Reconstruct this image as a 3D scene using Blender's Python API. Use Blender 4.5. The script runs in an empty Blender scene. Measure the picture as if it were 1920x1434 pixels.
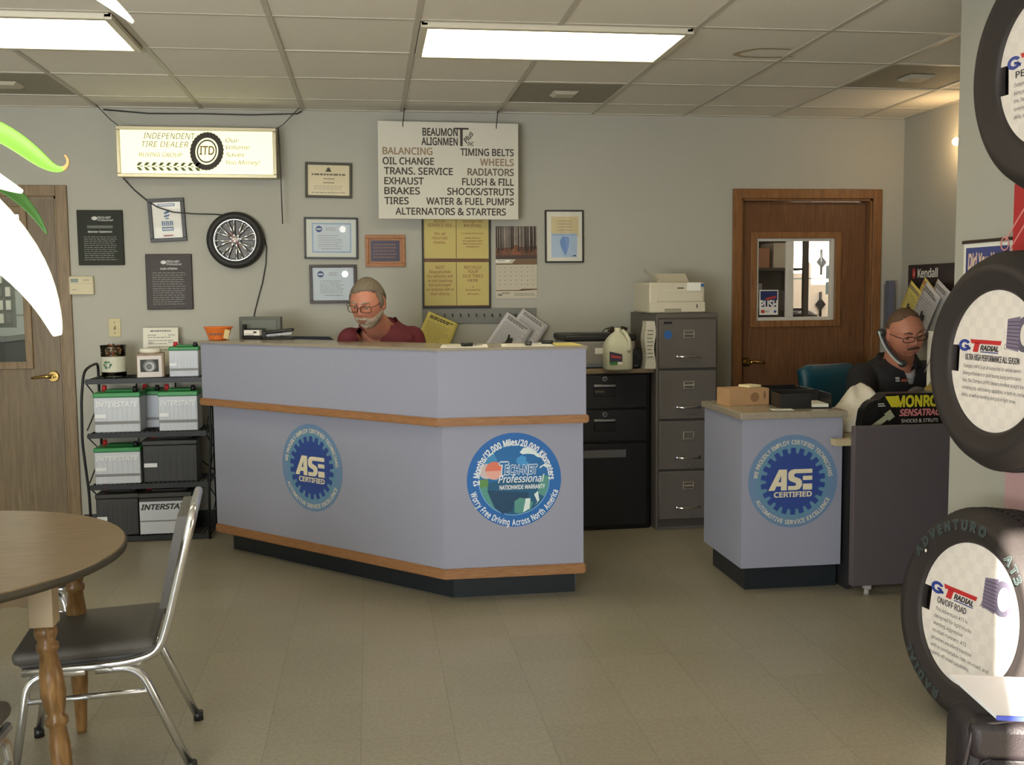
import bpy, bmesh, math, random
from mathutils import Vector, Matrix, noise as mnoise
random.seed(7)
PI = math.pi
SC = bpy.context.scene
COL = SC.collection

# ------------------------------------------------------------------ camera, world, lights, exposure
def cam_matrix(pos, yaw, pitch, roll):
    f = Vector((math.sin(yaw)*math.cos(pitch), math.cos(yaw)*math.cos(pitch), -math.sin(pitch)))
    r = Vector((math.cos(yaw), -math.sin(yaw), 0)); u = r.cross(f)
    c, s = math.cos(roll), math.sin(roll)
    R, U = c*r + s*u, -s*r + c*u
    m = Matrix((R, U, -f)).transposed().to_4x4(); m.translation = pos
    return m
cd = bpy.data.cameras.new('camera'); cam = bpy.data.objects.new('camera', cd); COL.objects.link(cam)
cd.sensor_fit = 'HORIZONTAL'; cd.sensor_width = 36; cd.lens = 36.0; cd.clip_start = .05; cd.clip_end = 200
cam.matrix_world = cam_matrix(Vector((0, 0, 1.44)), math.radians(7.84), math.radians(4.97), math.radians(-.567))
SC.camera = cam
SC.view_settings.view_transform = 'Standard'; SC.view_settings.look = 'None'
SC.view_settings.gamma = 1; SC.view_settings.use_curve_mapping = False
SC.view_settings.exposure = 0.3
w = bpy.data.worlds.new('sky'); SC.world = w; w.use_nodes = True
nt = w.node_tree; bg = nt.nodes['Background']
sky = nt.nodes.new('ShaderNodeTexSky'); sky.sky_type = 'HOSEK_WILKIE'; sky.turbidity = 3.0
sky.sun_direction = Vector((-.5, -.8, .36)).normalized()
nt.links.new(sky.outputs[0], bg.inputs[0]); bg.inputs[1].default_value = 1.0
def area_light(name, loc, rot, sx, sy, energy, col):
    l = bpy.data.lights.new(name, 'AREA'); l.shape = 'RECTANGLE'; l.size = sx; l.size_y = sy; l.energy = energy; l.color = col
    o = bpy.data.objects.new(name, l); o.location = loc; o.rotation_euler = rot; COL.objects.link(o); return o
# sunlight through the front opening behind the photographer
sl = bpy.data.lights.new('sun', 'SUN'); sl.energy = 40.0; sl.color = (1, .93, .82); sl.angle = math.radians(.6)
so = bpy.data.objects.new('sun', sl); COL.objects.link(so)
so.rotation_euler = Vector((.6, 1.0, -.455)).to_track_quat('-Z', 'Y').to_euler()
# daylight of the shop-front windows behind the photographer (area lamp just inside the left one)
area_light('window_daylight', (-1.95, -.80, 1.38), (PI/2, 0, 0), 2.1, 1.5, 110, (.86, .94, 1.0))
area_light('ceiling_fill', (-1.95, -.78, .9), (PI*.72, 0, 0), 2.1, .7, 70, (1, .95, .86))  # fill lamp added out of view, aimed up to brighten the ceiling

# ------------------------------------------------------------------ helpers
def lin(c):
    out = []
    for v in c:
        v /= 255.0
        out.append(v/12.92 if v <= .04045 else ((v+.055)/1.055)**2.4)
    return out
MATS = {}
def mat(name, c=(128, 128, 128), rough=.55, metal=0.0, spec=.5, var=None, bump=None, emit=0, alpha=None, coat=0, trans=0, sss=0):
    """var=(scale, amount[, stretch]) colour mottling; bump=(scale, strength)"""
    if name in MATS: return MATS[name]
    m = bpy.data.materials.new(name); m.use_nodes = True; t = m.node_tree; b = t.nodes['Principled BSDF']
    L = lin(c)+[1]
    b.inputs['Base Color'].default_value = L; b.inputs['Roughness'].default_value = rough; b.inputs['Metallic'].default_value = metal
    b.inputs['Specular IOR Level'].default_value = spec
    if coat: b.inputs['Coat Weight'].default_value = coat; b.inputs['Coat Roughness'].default_value = .04
    if trans: b.inputs['Transmission Weight'].default_value = trans
    if sss: b.inputs['Subsurface Weight'].default_value = sss; b.inputs['Subsurface Radius'].default_value = (.02, .008, .004); b.inputs['Subsurface Scale'].default_value = .5
    if emit: b.inputs['Emission Color'].default_value = L; b.inputs['Emission Strength'].default_value = emit
    tc = t.nodes.new('ShaderNodeTexCoord')
    if var:
        n = t.nodes.new('ShaderNodeTexNoise'); n.inputs['Scale'].default_value = var[0]; n.inputs['Detail'].default_value = 6
        mp = t.nodes.new('ShaderNodeMapping'); t.links.new(tc.outputs['Object'], mp.inputs[0])
        if len(var) > 2: mp.inputs['Scale'].default_value = var[2]
        t.links.new(mp.outputs[0], n.inputs['Vector'])
        r = t.nodes.new('ShaderNodeValToRGB'); r.color_ramp.elements[0].position = .3; r.color_ramp.elements[1].position = .7
        r.color_ramp.elements[0].color = [x*(1-var[1]) for x in L[:3]]+[1]; r.color_ramp.elements[1].color = [min(1, x*(1+var[1])) for x in L[:3]]+[1]
        t.links.new(n.outputs['Fac'], r.inputs[0]); t.links.new(r.outputs[0], b.inputs['Base Color'])
    if bump:
        n2 = t.nodes.new('ShaderNodeTexNoise'); n2.inputs['Scale'].default_value = bump[0]; n2.inputs['Detail'].default_value = 4
        t.links.new(tc.outputs['Object'], n2.inputs['Vector'])
        bp = t.nodes.new('ShaderNodeBump'); bp.inputs['Strength'].default_value = bump[1]; bp.inputs['Distance'].default_value = .01
        t.links.new(n2.outputs['Fac'], bp.inputs['Height']); t.links.new(bp.outputs[0], b.inputs['Normal'])
    MATS[name] = m; return m
def glass(name, tint=(255, 255, 255), rough=.02, k=.12):
    if name in MATS: return MATS[name]
    m = bpy.data.materials.new(name); m.use_nodes = True; t = m.node_tree; t.nodes.clear()
    o = t.nodes.new('ShaderNodeOutputMaterial'); mx = t.nodes.new('ShaderNodeMixShader'); tr = t.nodes.new('ShaderNodeBsdfTransparent')
    gl = t.nodes.new('ShaderNodeBsdfGlossy'); lw = t.nodes.new('ShaderNodeFresnel'); lw.inputs[0].default_value = 1.5
    gl.inputs['Roughness'].default_value = rough; tr.inputs[0].default_value = lin(tint)+[1]
    t.links.new(lw.outputs[0], mx.inputs[0]); t.links.new(tr.outputs[0], mx.inputs[1]); t.links.new(gl.outputs[0], mx.inputs[2]); t.links.new(mx.outputs[0], o.inputs[0])
    MATS[name] = m; return m
def wood(name, c, dark, scale=(9, 9, .7), rough=.42, coat=0):
    if name in MATS: return MATS[name]
    m = mat(name, c, rough, coat=coat); t = m.node_tree; b = t.nodes['Principled BSDF']
    tc = t.nodes.new('ShaderNodeTexCoord'); mp = t.nodes.new('ShaderNodeMapping'); mp.inputs['Scale'].default_value = scale
    n = t.nodes.new('ShaderNodeTexNoise'); n.inputs['Scale'].default_value = 6; n.inputs['Detail'].default_value = 8; n.inputs['Distortion'].default_value = .6
    r = t.nodes.new('ShaderNodeValToRGB'); r.color_ramp.elements[0].position = .32; r.color_ramp.elements[1].position = .68
    r.color_ramp.elements[0].color = lin(dark)+[1]; r.color_ramp.elements[1].color = lin(c)+[1]
    t.links.new(tc.outputs['Object'], mp.inputs[0]); t.links.new(mp.outputs[0], n.inputs['Vector']); t.links.new(n.outputs['Fac'], r.inputs[0]); t.links.new(r.outputs[0], b.inputs['Base Color'])
    return m

TEXT = {}
import os
SANS = None
try:   # the plain sans face that ships inside Blender; the built-in face otherwise
    fp = os.path.join(bpy.utils.system_resource('DATAFILES'), 'fonts', 'NotoSansHebrew-Regular.woff2')
    if os.path.exists(fp): SANS = bpy.data.fonts.load(fp)
except Exception: SANS = None
def glyphs(s, shear=0.0):
    k = (s, shear)
    if k in TEXT: return TEXT[k]
    cu = bpy.data.curves.new('glyph', 'FONT'); cu.body = s; cu.size = 1; cu.shear = shear; cu.resolution_u = 5
    if SANS: cu.font = SANS
    ob = bpy.data.objects.new('glyph', cu); COL.objects.link(ob)
    dg = bpy.context.evaluated_depsgraph_get(); dg.update()
    me = bpy.data.meshes.new_from_object(ob.evaluated_get(dg))
    vs = [tuple(v.co) for v in me.vertices]; fs = [tuple(p.vertices) for p in me.polygons]
    bpy.data.objects.remove(ob); bpy.data.curves.remove(cu); bpy.data.meshes.remove(me)
    TEXT[k] = (vs, fs); return TEXT[k]

CAP = max(v[1] for v in glyphs('H')[0])
def BOLD(b):
    if b <= 0: return [(0, 0)]
    b *= 1.3
    return [(b, 0), (-b, 0), (0, b), (0, -b), (b*.7, b*.7), (-b*.7, -b*.7), (b*.7, -b*.7), (-b*.7, b*.7)]
def rotm(axis, ang): return Matrix.Rotation(ang, 4, axis)
def tr(x, y, z): return Matrix.Translation((x, y, z))
def facing(x, y, z, d='S', roll=0.0, tilt=0.0):
    """frame of a flat thing: local x to the viewer's right, y up, z out of the wall."""
    if d == 'S': R, O = Vector((1, 0, 0)), Vector((0, -1, 0))
    elif d == 'W': R, O = Vector((0, -1, 0)), Vector((-1, 0, 0))
    elif d == 'SW': R, O = Vector((1, -1, 0)).normalized(), Vector((-1, -1, 0)).normalized()
    else:
        O = Vector((-math.sin(d), -math.cos(d), 0)); R = Vector((math.cos(d), -math.sin(d), 0))
    m = Matrix((R, Vector((0, 0, 1)), O)).transposed().to_4x4(); m.translation = (x, y, z)
    return m @ rotm('Z', roll) @ rotm('X', tilt)

class B:
    """collects shapes into one mesh"""
    def __init__(s): s.bm = bmesh.new(); s.ms = []; s.i = 0; s.M = Matrix()
    def m(s, material):
        if material not in s.ms: s.ms.append(material)
        s.i = s.ms.index(material); return s
    def at(s, M): s.M = M; return s
    def add(s, vs, fs, M=None, smooth=False):
        X = s.M @ M if M is not None else s.M
        bv = [s.bm.verts.new(X @ Vector(v)) for v in vs]; out = []
        for f in fs:
            try: F = s.bm.faces.new([bv[i] for i in f])
            except ValueError: continue
            F.material_index = s.i; F.smooth = smooth; out.append(F)
        return bv, out
    def box(s, c, d, M=None, bev=0.0, seg=2):
        x, y, z = d[0]/2, d[1]/2, d[2]/2
        vs = [(c[0]+a*x, c[1]+b*y, c[2]+e*z) for a in (-1, 1) for b in (-1, 1) for e in (-1, 1)]
        fs = [(0, 1, 3, 2), (4, 6, 7, 5), (0, 4, 5, 1), (2, 3, 7, 6), (0, 2, 6, 4), (1, 5, 7, 3)]
        bv, bf = s.add(vs, fs, M)
        if bev:
            ed = list({e for f in bf for e in f.edges})
            r = bmesh.ops.bevel(s.bm, geom=ed, offset=bev, segments=seg, affect='EDGES', profile=.5)
            for f in r['faces']: f.material_index = s.i; f.smooth = True
        return s
    def b2(s, x0, x1, y0, y1, z0, z1, bev=0.0, M=None):
        return s.box(((x0+x1)/2, (y0+y1)/2, (z0+z1)/2), (x1-x0, y1-y0, z1-z0), M, bev)
    def lathe(s, prof, n=32, M=None, close=False, smooth=True):
        """profile (r, z) about local z"""
        vs = []; fs = []; k = len(prof)
        for i in range(n):
            a = 2*PI*i/n
            vs += [(r*math.cos(a), r*math.sin(a), z) for r, z in prof]
        for i in range(n):
            j = (i+1) % n
            for q in range(k-1 if not close else k):
                q2 = (q+1) % k
                fs.append((i*k+q, j*k+q, j*k+q2, i*k+q2))
        bv, bf = s.add(vs, fs, M, smooth)
        bmesh.ops.remove_doubles(s.bm, verts=bv, dist=1e-6)
        return s
    def cyl(s, p0, p1, r0, r1=None, n=16, M=None, cap=True):
        r1 = r0 if r1 is None else r1
        p0, p1 = Vector(p0), Vector(p1); d = p1-p0
        q = d.to_track_quat('Z', 'Y').to_matrix().to_4x4(); q.translation = p0
        vs = []; L = d.length
        for i in range(n): a = 2*PI*i/n; vs.append((r0*math.cos(a), r0*math.sin(a), 0))
        for i in range(n): a = 2*PI*i/n; vs.append((r1*math.cos(a), r1*math.sin(a), L))
        X = (M @ q) if M is not None else q
        bv, bf = s.add(vs, [(i, (i+1) % n, n+(i+1) % n, n+i) for i in range(n)], X, True)
        if cap:
            for ring in (list(reversed(bv[:n])), bv[n:]):
                F = s.bm.faces.new(ring); F.material_index = s.i
        return s
    def tube(s, pts, r, n=8, M=None, closed=False, rad=None):
        pts = [Vector(p) for p in pts]; k = len(pts); vs = []; up = None
        for i, p in enumerate(pts):
            if closed: d = pts[(i+1) % k]-pts[i-1]
            else: d = pts[min(i+1, k-1)]-pts[max(i-1, 0)]
            d.normalize()
            if up is None: up = d.orthogonal().normalized()
            up = (up-d*up.dot(d)); up = up.normalized() if up.length > 1e-6 else d.orthogonal().normalized()
            sd = d.cross(up); rr = rad[i] if rad else r
            for j in range(n):
                a = 2*PI*j/n; vs.append(p+rr*(math.cos(a)*up+math.sin(a)*sd))
        fs = []
        for i in range(k if closed else k-1):
            i2 = (i+1) % k
            for j in range(n): fs.append((i*n+j, i*n+(j+1) % n, i2*n+(j+1) % n, i2*n+j))
        bv, bf = s.add(vs, fs, M, True)
        if not closed:
            for ring in (list(reversed(bv[:n])), bv[-n:]):
                try: F = s.bm.faces.new(ring); F.material_index = s.i
                except ValueError: pass
        return s
    def poly(s, pts, z0=0.0, z1=None, M=None):
        """polygon in local xy, flat or extruded"""
        n = len(pts)
        if z1 is None: s.add([(x, y, z0) for x, y in pts], [tuple(range(n))], M); return s
        vs = [(x, y, z0) for x, y in pts]+[(x, y, z1) for x, y in pts]
        s.add(vs, [tuple(reversed(range(n))), tuple(range(n, 2*n))]+[(i, (i+1) % n, n+(i+1) % n, n+i) for i in range(n)], M); return s
    def disc(s, r, z=0.0, c=(0, 0), n=48, ry=None, M=None):
        return s.poly([(c[0]+r*math.cos(2*PI*i/n), c[1]+(ry or r)*math.sin(2*PI*i/n)) for i in range(n)], z, None, M)
    def ball(s, c, r, M=None, n=16):
        """ellipsoid"""
        if not hasattr(r, '__len__'): r = (r, r, r)
        vs = []; fs = []; h = n//2
        for i in range(1, h):
            t = PI*i/h
            for j in range(n):
                a = 2*PI*j/n; vs.append((c[0]+r[0]*math.sin(t)*math.cos(a), c[1]+r[1]*math.sin(t)*math.sin(a), c[2]+r[2]*math.cos(t)))
        T = len(vs); vs += [(c[0], c[1], c[2]+r[2]), (c[0], c[1], c[2]-r[2])]
        for i in range(h-2):
            for j in range(n): fs.append((i*n+j, (i+1)*n+j, (i+1)*n+(j+1) % n, i*n+(j+1) % n))
        for j in range(n):
            fs.append((T, j, (j+1) % n)); fs.append((T+1, (h-2)*n+(j+1) % n, (h-2)*n+j))
        s.add(vs, fs, M, True); return s
    def text(s, txt, x, y, size, z=.001, w=None, h=None, align='l', bold=0.0, shear=0.0, M=None):
        """lettering: size is the cap height; w forces the line's width"""
        vs, fs = glyphs(txt, shear)
        if not vs: return s
        x0 = min(v[0] for v in vs); x1 = max(v[0] for v in vs)
        k = size/CAP; kx = k if w is None else w/(x1-x0)
        W = (x1-x0)*kx; ox = {'l': 0, 'c': -W/2, 'r': -W}[align]
        for q, (dx, dy) in enumerate(BOLD(bold)): s.add([(x+ox+(v[0]-x0+dx)*kx, y+(v[1]+dy)*k, z+q*.00012) for v in vs], fs, M)
        return s
    def arc(s, txt, r, mid, size, z=.001, span=None, inward=False, bold=0.0, gap=.12, kx=1.0, M=None):
        """lettering on a circle; mid = angle of its middle (radians), tops outward unless inward"""
        k = size/CAP; adv = []
        for ch in txt:
            if ch == ' ': adv.append((None, .3)); continue
            vs, fs = glyphs(ch); x0 = min(v[0] for v in vs); x1 = max(v[0] for v in vs); adv.append(((vs, fs, x0, x1), (x1-x0)*kx+gap))
        tot = sum(a[1] for a in adv)*k; f = 1 if span is None else span*r/tot
        pos = -tot*f/2
        for g, a in adv:
            wd = a*k*f
            if g:
                vs, fs, x0, x1 = g; cx = (x0+x1)/2; mpos = pos+wd/2
                if not inward:
                    th = mid-mpos/r; fr = Matrix.Translation((r*math.cos(th), r*math.sin(th), z)) @ rotm('Z', th-PI/2)
                else:
                    th = mid+mpos/r; fr = Matrix.Translation((r*math.cos(th), r*math.sin(th), z)) @ rotm('Z', th+PI/2)
                X = (M @ fr) if M is not None else fr
                for q, (dx, dy) in enumerate(BOLD(bold)): s.add([((v[0]-cx+dx)*k*kx*min(f, 1.15), (v[1]-CAP/2+dy)*k, q*.00012) for v in vs], fs, X)
            pos += wd
        return s
    def lines(s, x0, x1, y0, y1, n, thick=.35, z=.001, ragged=.25, M=None, rnd=None, gaps=True):
        """n rows of print too small to read, drawn as word-length dashes"""
        R = rnd or random; dy = (y1-y0)/n
        for i in range(n):
            yy = y1-dy*(i+.5); xe = x1-(x1-x0)*R.random()*ragged; x = x0
            while x < xe-.001:
                L = min((x1-x0)*R.uniform(.05, .16), xe-x)
                s.add([(x, yy-dy*thick/2, z), (x+L, yy-dy*thick/2, z), (x+L, yy+dy*thick/2, z), (x, yy+dy*thick/2, z)], [(0, 1, 2, 3)], M)
                x += L+(x1-x0)*.025
        return s
    def build(s, name, parent=None, matrix=None, smooth=None, recalc=True):
        me = bpy.data.meshes.new(name)
        if recalc: bmesh.ops.recalc_face_normals(s.bm, faces=[f for f in s.bm.faces])
        s.bm.to_mesh(me); s.bm.free()
        for m in s.ms: me.materials.append(m)
        if smooth:
            for p in me.polygons: p.use_smooth = True
        o = bpy.data.objects.new(name, me); COL.objects.link(o)
        if parent is not None: o.parent = parent
        if matrix is not None: o.matrix_local = matrix
        return o
def tag(o, label, cat, group=None):
    o['label'] = label; o['category'] = cat
    if group: o['group'] = group
    return o
def thing(name, label, cat, matrix=None, group=None):
    o = bpy.data.objects.new(name, None); COL.objects.link(o); o.empty_display_size = .1
    if matrix is not None: o.matrix_world = matrix
    return tag(o, label, cat, group)
def struct(o): o['kind'] = 'structure'; return o
def dup(root, matrix, label, cat=None, group=None):
    r = root.copy(); COL.objects.link(r); r.matrix_world = matrix; r['label'] = label
    if group: r['group'] = group
    for ch in list(root.children):
        c = ch.copy(); COL.objects.link(c); c.parent = r
        for g in ch.children:
            d = g.copy(); COL.objects.link(d); d.parent = c
    return r
def arcpts(c, r, a0, a1, n, u=(1, 0, 0), v=(0, 0, 1)):
    c, u, v = Vector(c), Vector(u), Vector(v)
    return [c+r*(math.cos(a0+(a1-a0)*i/n)*u+math.sin(a0+(a1-a0)*i/n)*v) for i in range(n+1)]
def rounded(pts, r, n=5):
    """polyline with its inner corners rounded"""
    P = [Vector(p) for p in pts]; out = [P[0]]
    for i in range(1, len(P)-1):
        a = (P[i-1]-P[i]); b = (P[i+1]-P[i]); k = min(r, a.length*.49, b.length*.49); a.normalize(); b.normalize()
        p0, p1, p2 = P[i]+a*k, P[i], P[i]+b*k
        out += [(1-t)**2*p0+2*t*(1-t)*p1+t*t*p2 for t in [j/n for j in range(n+1)]]
    return out+[P[-1]]

# ------------------------------------------------------------------ shared materials
INK = mat('ink', (48, 46, 42), .6); WHITE = mat('white_print', (235, 232, 222), .5); PAPER = mat('paper', (226, 222, 206), .6)
YPAPER = mat('yellow_paper', (222, 205, 110), .6); GREYINK = mat('grey_ink', (120, 118, 112), .6)
BLACKP = mat('black_plastic', (22, 22, 24), .4); CHROME = mat('chrome', (232, 234, 238), .2, 1.0); BRASS = mat('brass', (190, 160, 100), .22, 1.0)
BLACKM = mat('black_metal', (26, 27, 28), .45, .3); BLUEI = mat('blue_ink', (60, 95, 160), .55)
RED = mat('red_plastic', (190, 40, 45), .4); DARKWOOD = wood('dark_frame_wood', (62, 42, 30), (40, 26, 18), (14, 14, 14))
OAK = wood('oak_trim', (146, 102, 62), (118, 80, 46), (10, 10, 1.0)); OAKD = wood('oak_door', (122, 84, 54), (98, 64, 40), (12, 12, .8))
PANE = glass('clear_pane')
# ------------------------------------------------------------------ the room
ZC = 2.58; YW = 6.57; XR = 2.27; XN = 3.584; XL = -3.3; YF = -.9
WALL = mat('wall_paint', (176, 174, 162), .7, var=(1.2, .03), bump=(260, .04))
GWHITE = mat('garage_white', (222, 214, 200), .6); SIDING = mat('white_siding', (205, 208, 200), .6)

def floor_mat():
    m = mat('vinyl_tile', (140, 133, 112), .3); t = m.node_tree; b = t.nodes['Principled BSDF']; N = t.nodes.new; K = t.links.new
    tc = N('ShaderNodeTexCoord'); sp = N('ShaderNodeSeparateXYZ'); K(tc.outputs['Object'], sp.inputs[0])
    def mth(op, a, bb=None):
        n = N('ShaderNodeMath'); n.operation = op
        for i, v in enumerate((a, bb)):
            if v is None: continue
            if isinstance(v, (int, float)): n.inputs[i].default_value = v
            else: K(v, n.inputs[i])
        return n.outputs[0]
    ux = mth('DIVIDE', mth('ADD', sp.outputs[0], .06+30.5), .305); uy = mth('DIVIDE', mth('ADD', sp.outputs[1], .1+30.5), .305)
    lx = mth('LESS_THAN', mth('FRACT', ux), .009); ly = mth('LESS_THAN', mth('FRACT', uy), .009)
    cb = N('ShaderNodeCombineXYZ'); K(mth('FLOOR', ux), cb.inputs[0]); K(mth('FLOOR', uy), cb.inputs[1])
    wn = N('ShaderNodeTexWhiteNoise'); wn.noise_dimensions = '2D'; K(cb.outputs[0], wn.inputs['Vector'])
    n1 = N('ShaderNodeTexNoise'); n1.inputs['Scale'].default_value = 70; n1.inputs['Detail'].default_value = 5; K(tc.outputs['Object'], n1.inputs['Vector'])
    n2 = N('ShaderNodeTexNoise'); n2.inputs['Scale'].default_value = 1.3; n2.inputs['Detail'].default_value = 3; K(tc.outputs['Object'], n2.inputs['Vector'])
    r = N('ShaderNodeValToRGB'); e = r.color_ramp.elements; e[0].position = .3; e[1].position = .72
    e[0].color = lin((130, 123, 105))+[1]; e[1].color = lin((153, 146, 128))+[1]
    v = mth('ADD', mth('MULTIPLY', n1.outputs['Fac'], .7), mth('ADD', mth('MULTIPLY', wn.outputs['Value'], .12), mth('MULTIPLY', n2.outputs['Fac'], .22)))
    K(v, r.inputs[0])
    mx = N('ShaderNodeMix'); mx.data_type = 'RGBA'; K(mth('MULTIPLY', mth('MAXIMUM', lx, mth('MULTIPLY', ly, .5)), .38), mx.inputs['Factor'])
    K(r.outputs[0], mx.inputs['A']); mx.inputs['B'].default_value = lin((70, 64, 52))+[1]; K(mx.outputs['Result'], b.inputs['Base Color'])
    K(mth('ADD', mth('MULTIPLY', n2.outputs['Fac'], .2), .24), b.inputs['Roughness'])
    return m
b = B().m(floor_mat()); b.b2(-4.2, 6, YF-.15, 10.2, -.1, 0); struct(b.build('floor'))
b = B().m(mat('concrete_lot', (150, 150, 145), .9, var=(3, .1))); b.b2(-30, 30, -40, YF-.15, -.2, -.1); struct(b.build('pavement'))

# ceiling: tiles set in a metal grid, holes where the lights and vents sit
X0, DX, Y0, DY = .223, .6075, 6.22, .605
TILE = mat('ceiling_tile', (226, 221, 208), .85, var=(160, .05), bump=(220, .12)); TILE2 = mat('ceiling_tile_new', (240, 236, 226), .85, var=(160, .04), bump=(220, .1))
GRID = mat('ceiling_grid', (190, 184, 170), .5); STAIN = mat('water_stain', (176, 158, 122), .9, var=(30, .1))
xs = [X0+DX*k for k in range(-6, 7)]; ys = [Y0-DY*k for k in range(-1, 13)]
LIGHTS = [(X0, 4.405, 2), (X0-4*DX, 4.405, 2)]
VENTS = [(X0+DX, 5.615), (X0+4*DX, 5.01), (X0-4*DX, 5.615)]
holes = set()
for lx, ly, n in LIGHTS:
    for q in range(n): holes.add((round(lx+q*DX, 3), round(ly, 3)))
for vx, vy in VENTS: holes.add((round(vx, 3), round(vy, 3)))
b = B(); rr = random.Random(3)
for i in range(len(xs)-1):
    for j in range(len(ys)-1):
        xa, xb = xs[i], xs[i+1]; ya, yb = ys[j+1], ys[j]
        if (round(xa, 3), round(ya, 3)) in holes: continue
        b.m(TILE2 if abs(xa-(X0+4*DX)) < .01 and abs(ya-5.615) < .01 else TILE)
        s = rr.uniform(0, .004); yb2 = min(yb, YW)
        if yb2 <= ya: continue
        b.b2(xa+.004, xb-.004, ya+.004, yb2-.002, ZC+.006-s, ZC+.02)
b.m(GRID)
for x in xs: b.b2(x-.012, x+.012, YF, YW, ZC-.001, ZC+.012)
for y in ys[1:]: b.b2(xs[0], xs[-1], y-.012, y+.012, ZC, ZC+.011)
b.b2(XL, XN, YW-.022, YW, ZC-.002, ZC+.01); b.b2(XN-.022, XN, 3.77, YW-.022, ZC-.002, ZC+.01)
b.m(STAIN)
cx, cy = 1.93, 4.84
ring = [((cx+(.155+.02*math.sin(3*a))*math.cos(a)), (cy+(.075+.01*math.cos(2*a))*math.sin(a)*1.5)) for a in [PI*.15+i*PI*1.55/40 for i in range(41)]]
for i in range(40):
    p, q = Vector(ring[i]), Vector(ring[i+1]); c = Vector((cx, cy)); k = .82
    b.add([(p.x, p.y, ZC+.001), (q.x, q.y, ZC+.001), (*(c+(q-c)*k), ZC+.001), (*(c+(p-c)*k), ZC+.001)], [(0, 1, 2, 3)])
b.m(mat('ceiling_deck', (120, 116, 108), .9)); b.b2(-4.2, 6, YF-.15, YW+.14, ZC+.14, ZC+.2)
struct(b.build('ceiling'))

def ceiling_light(x, y, label):
    t = thing('ceiling_light', label, 'ceiling light', tr(x+DX, y+DY/2, ZC-.013), 'fluorescent ceiling lights')
    w_, d_ = DX-.018, DY/2-.016
    b = B().m(mat('light_frame', (205, 198, 180), .4))
    for a in (-1, 1):
        b.box((a*(w_-.012), 0, 0), (.03, 2*d_, .02)); b.box((0, a*(d_-.012), 0), (2*w_-.05, .03, .02))
    b.b2(-w_, w_, -d_, d_, .09, .1); b.b2(-w_, -w_+.01, -d_, d_, 0, .09); b.b2(w_-.01, w_, -d_, d_, 0, .09); b.b2(-w_, w_, -d_, -d_+.01, 0, .09); b.b2(-w_, w_, d_-.01, d_, 0, .09)
    b.build('frame', t)
    b = B().m(mat('light_diffuser', (255, 243, 205), .5, emit=6.0)); b.box((0, 0, .006), (2*w_-.05, 2*d_-.05, .008)); b.build('diffuser', t)
ceiling_light(LIGHTS[0][0], LIGHTS[0][1], 'lit fluorescent ceiling panel above the front counter')
ceiling_light(LIGHTS[1][0], LIGHTS[1][1], 'lit fluorescent ceiling panel at the far left, cut by the frame')
def ceiling_vent(x, y, label):
    t = thing('ceiling_vent', label, 'ceiling vent', tr(x+DX/2, y+DY/2, ZC), 'grey ceiling vents')
    g = mat('vent_grey', (150, 145, 128), .7, var=(90, .12)); b = B().m(g); b.box((0, 0, .012), (DX-.024, DY-.024, .012)); b.build('panel', t)
    b = B().m(mat('vent_light', (196, 190, 172), .6))
    b.lathe([(.0, -.012), (.075, -.012), (.09, -.004), (.105, .004), (.0, .005)], 4, rotm('Z', PI/4), smooth=False); b.build('diffuser', t)
ceiling_vent(*VENTS[0], 'dark square ceiling vent behind the service list sign')
ceiling_vent(*VENTS[1], 'dark square ceiling vent near the right wall corner')
ceiling_vent(*VENTS[2], 'dark square ceiling vent above the left door')

# walls
D1 = (-2.79, -1.862, 2.05); D2 = (2.446, 3.366, 2.05)
b = B().m(WALL)
b.b2(-4.2, D1[0], YW, YW+.14, 0, ZC+.15); b.b2(D1[1], D2[0], YW, YW+.14, 0, ZC+.15); b.b2(D2[1], 6, YW, YW+.14, 0, ZC+.15)
b.b2(D1[0], D1[1], YW, YW+.14, D1[2], ZC+.15); b.b2(D2[0], D2[1], YW, YW+.14, D2[2], ZC+.15); struct(b.build('wall_back'))
b = B().m(WALL); b.b2(XR, XN+.2, YF, 3.755, 0, ZC+.15); struct(b.build('wall_right'))
b = B().m(WALL); b.b2(XN, XN+.14, 3.74, YW, 0, ZC+.15); struct(b.build('wall_office'))
b = B().m(WALL); b.b2(XL-.14, XL, YF, YW, 0, ZC+.15); struct(b.build('wall_left'))
WIN = [(-3.0, -.9, .6, 2.4), (-.43, .74, .08, 2.5)]
b = B().m(WALL); px = XL
for x0, x1, z0, z1 in WIN:
    b.b2(px, x0, YF-.12, YF, 0, ZC+.15); b.b2(x0, x1, YF-.12, YF, 0, z0); b.b2(x0, x1, YF-.12, YF, z1, ZC+.15); px = x1
b.b2(px, XR, YF-.12, YF, 0, ZC+.15); struct(b.build('wall_front'))
ALU = mat('aluminium', (150, 152, 155), .35, .8); BLIND = mat('white_blind', (225, 228, 230), .8)
for k, (x0, x1, z0, z1) in enumerate(WIN):
    b = B().m(ALU)
    for a in (x0+.02, x1-.02): b.b2(a-.02, a+.02, YF-.1, YF-.04, z0, z1)
    for a in (z0+.02, z1-.02): b.b2(x0+.04, x1-.04, YF-.1, YF-.04, a-.02, a+.02)
    o = struct(b.build('window_%d' % (k+1)))
    if k == 1: B().m(PANE).b2(x0+.04, x1-.04, YF-.075, YF-.07, z0+.04, z1-.04).build('pane', o)
    else:
        b = B().m(BLIND); n = int((z1-z0-.08)/.045)  # closed slats added out of view to block the sun at this window
        for i in range(n): b.box((0, 0, 0), (x1-x0-.09, .044, .002), tr((x0+x1)/2, YF-.05, z0+.06+i*.045) @ rotm('X', 1.25))
        b.build('sun_block_blind', o)

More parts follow.
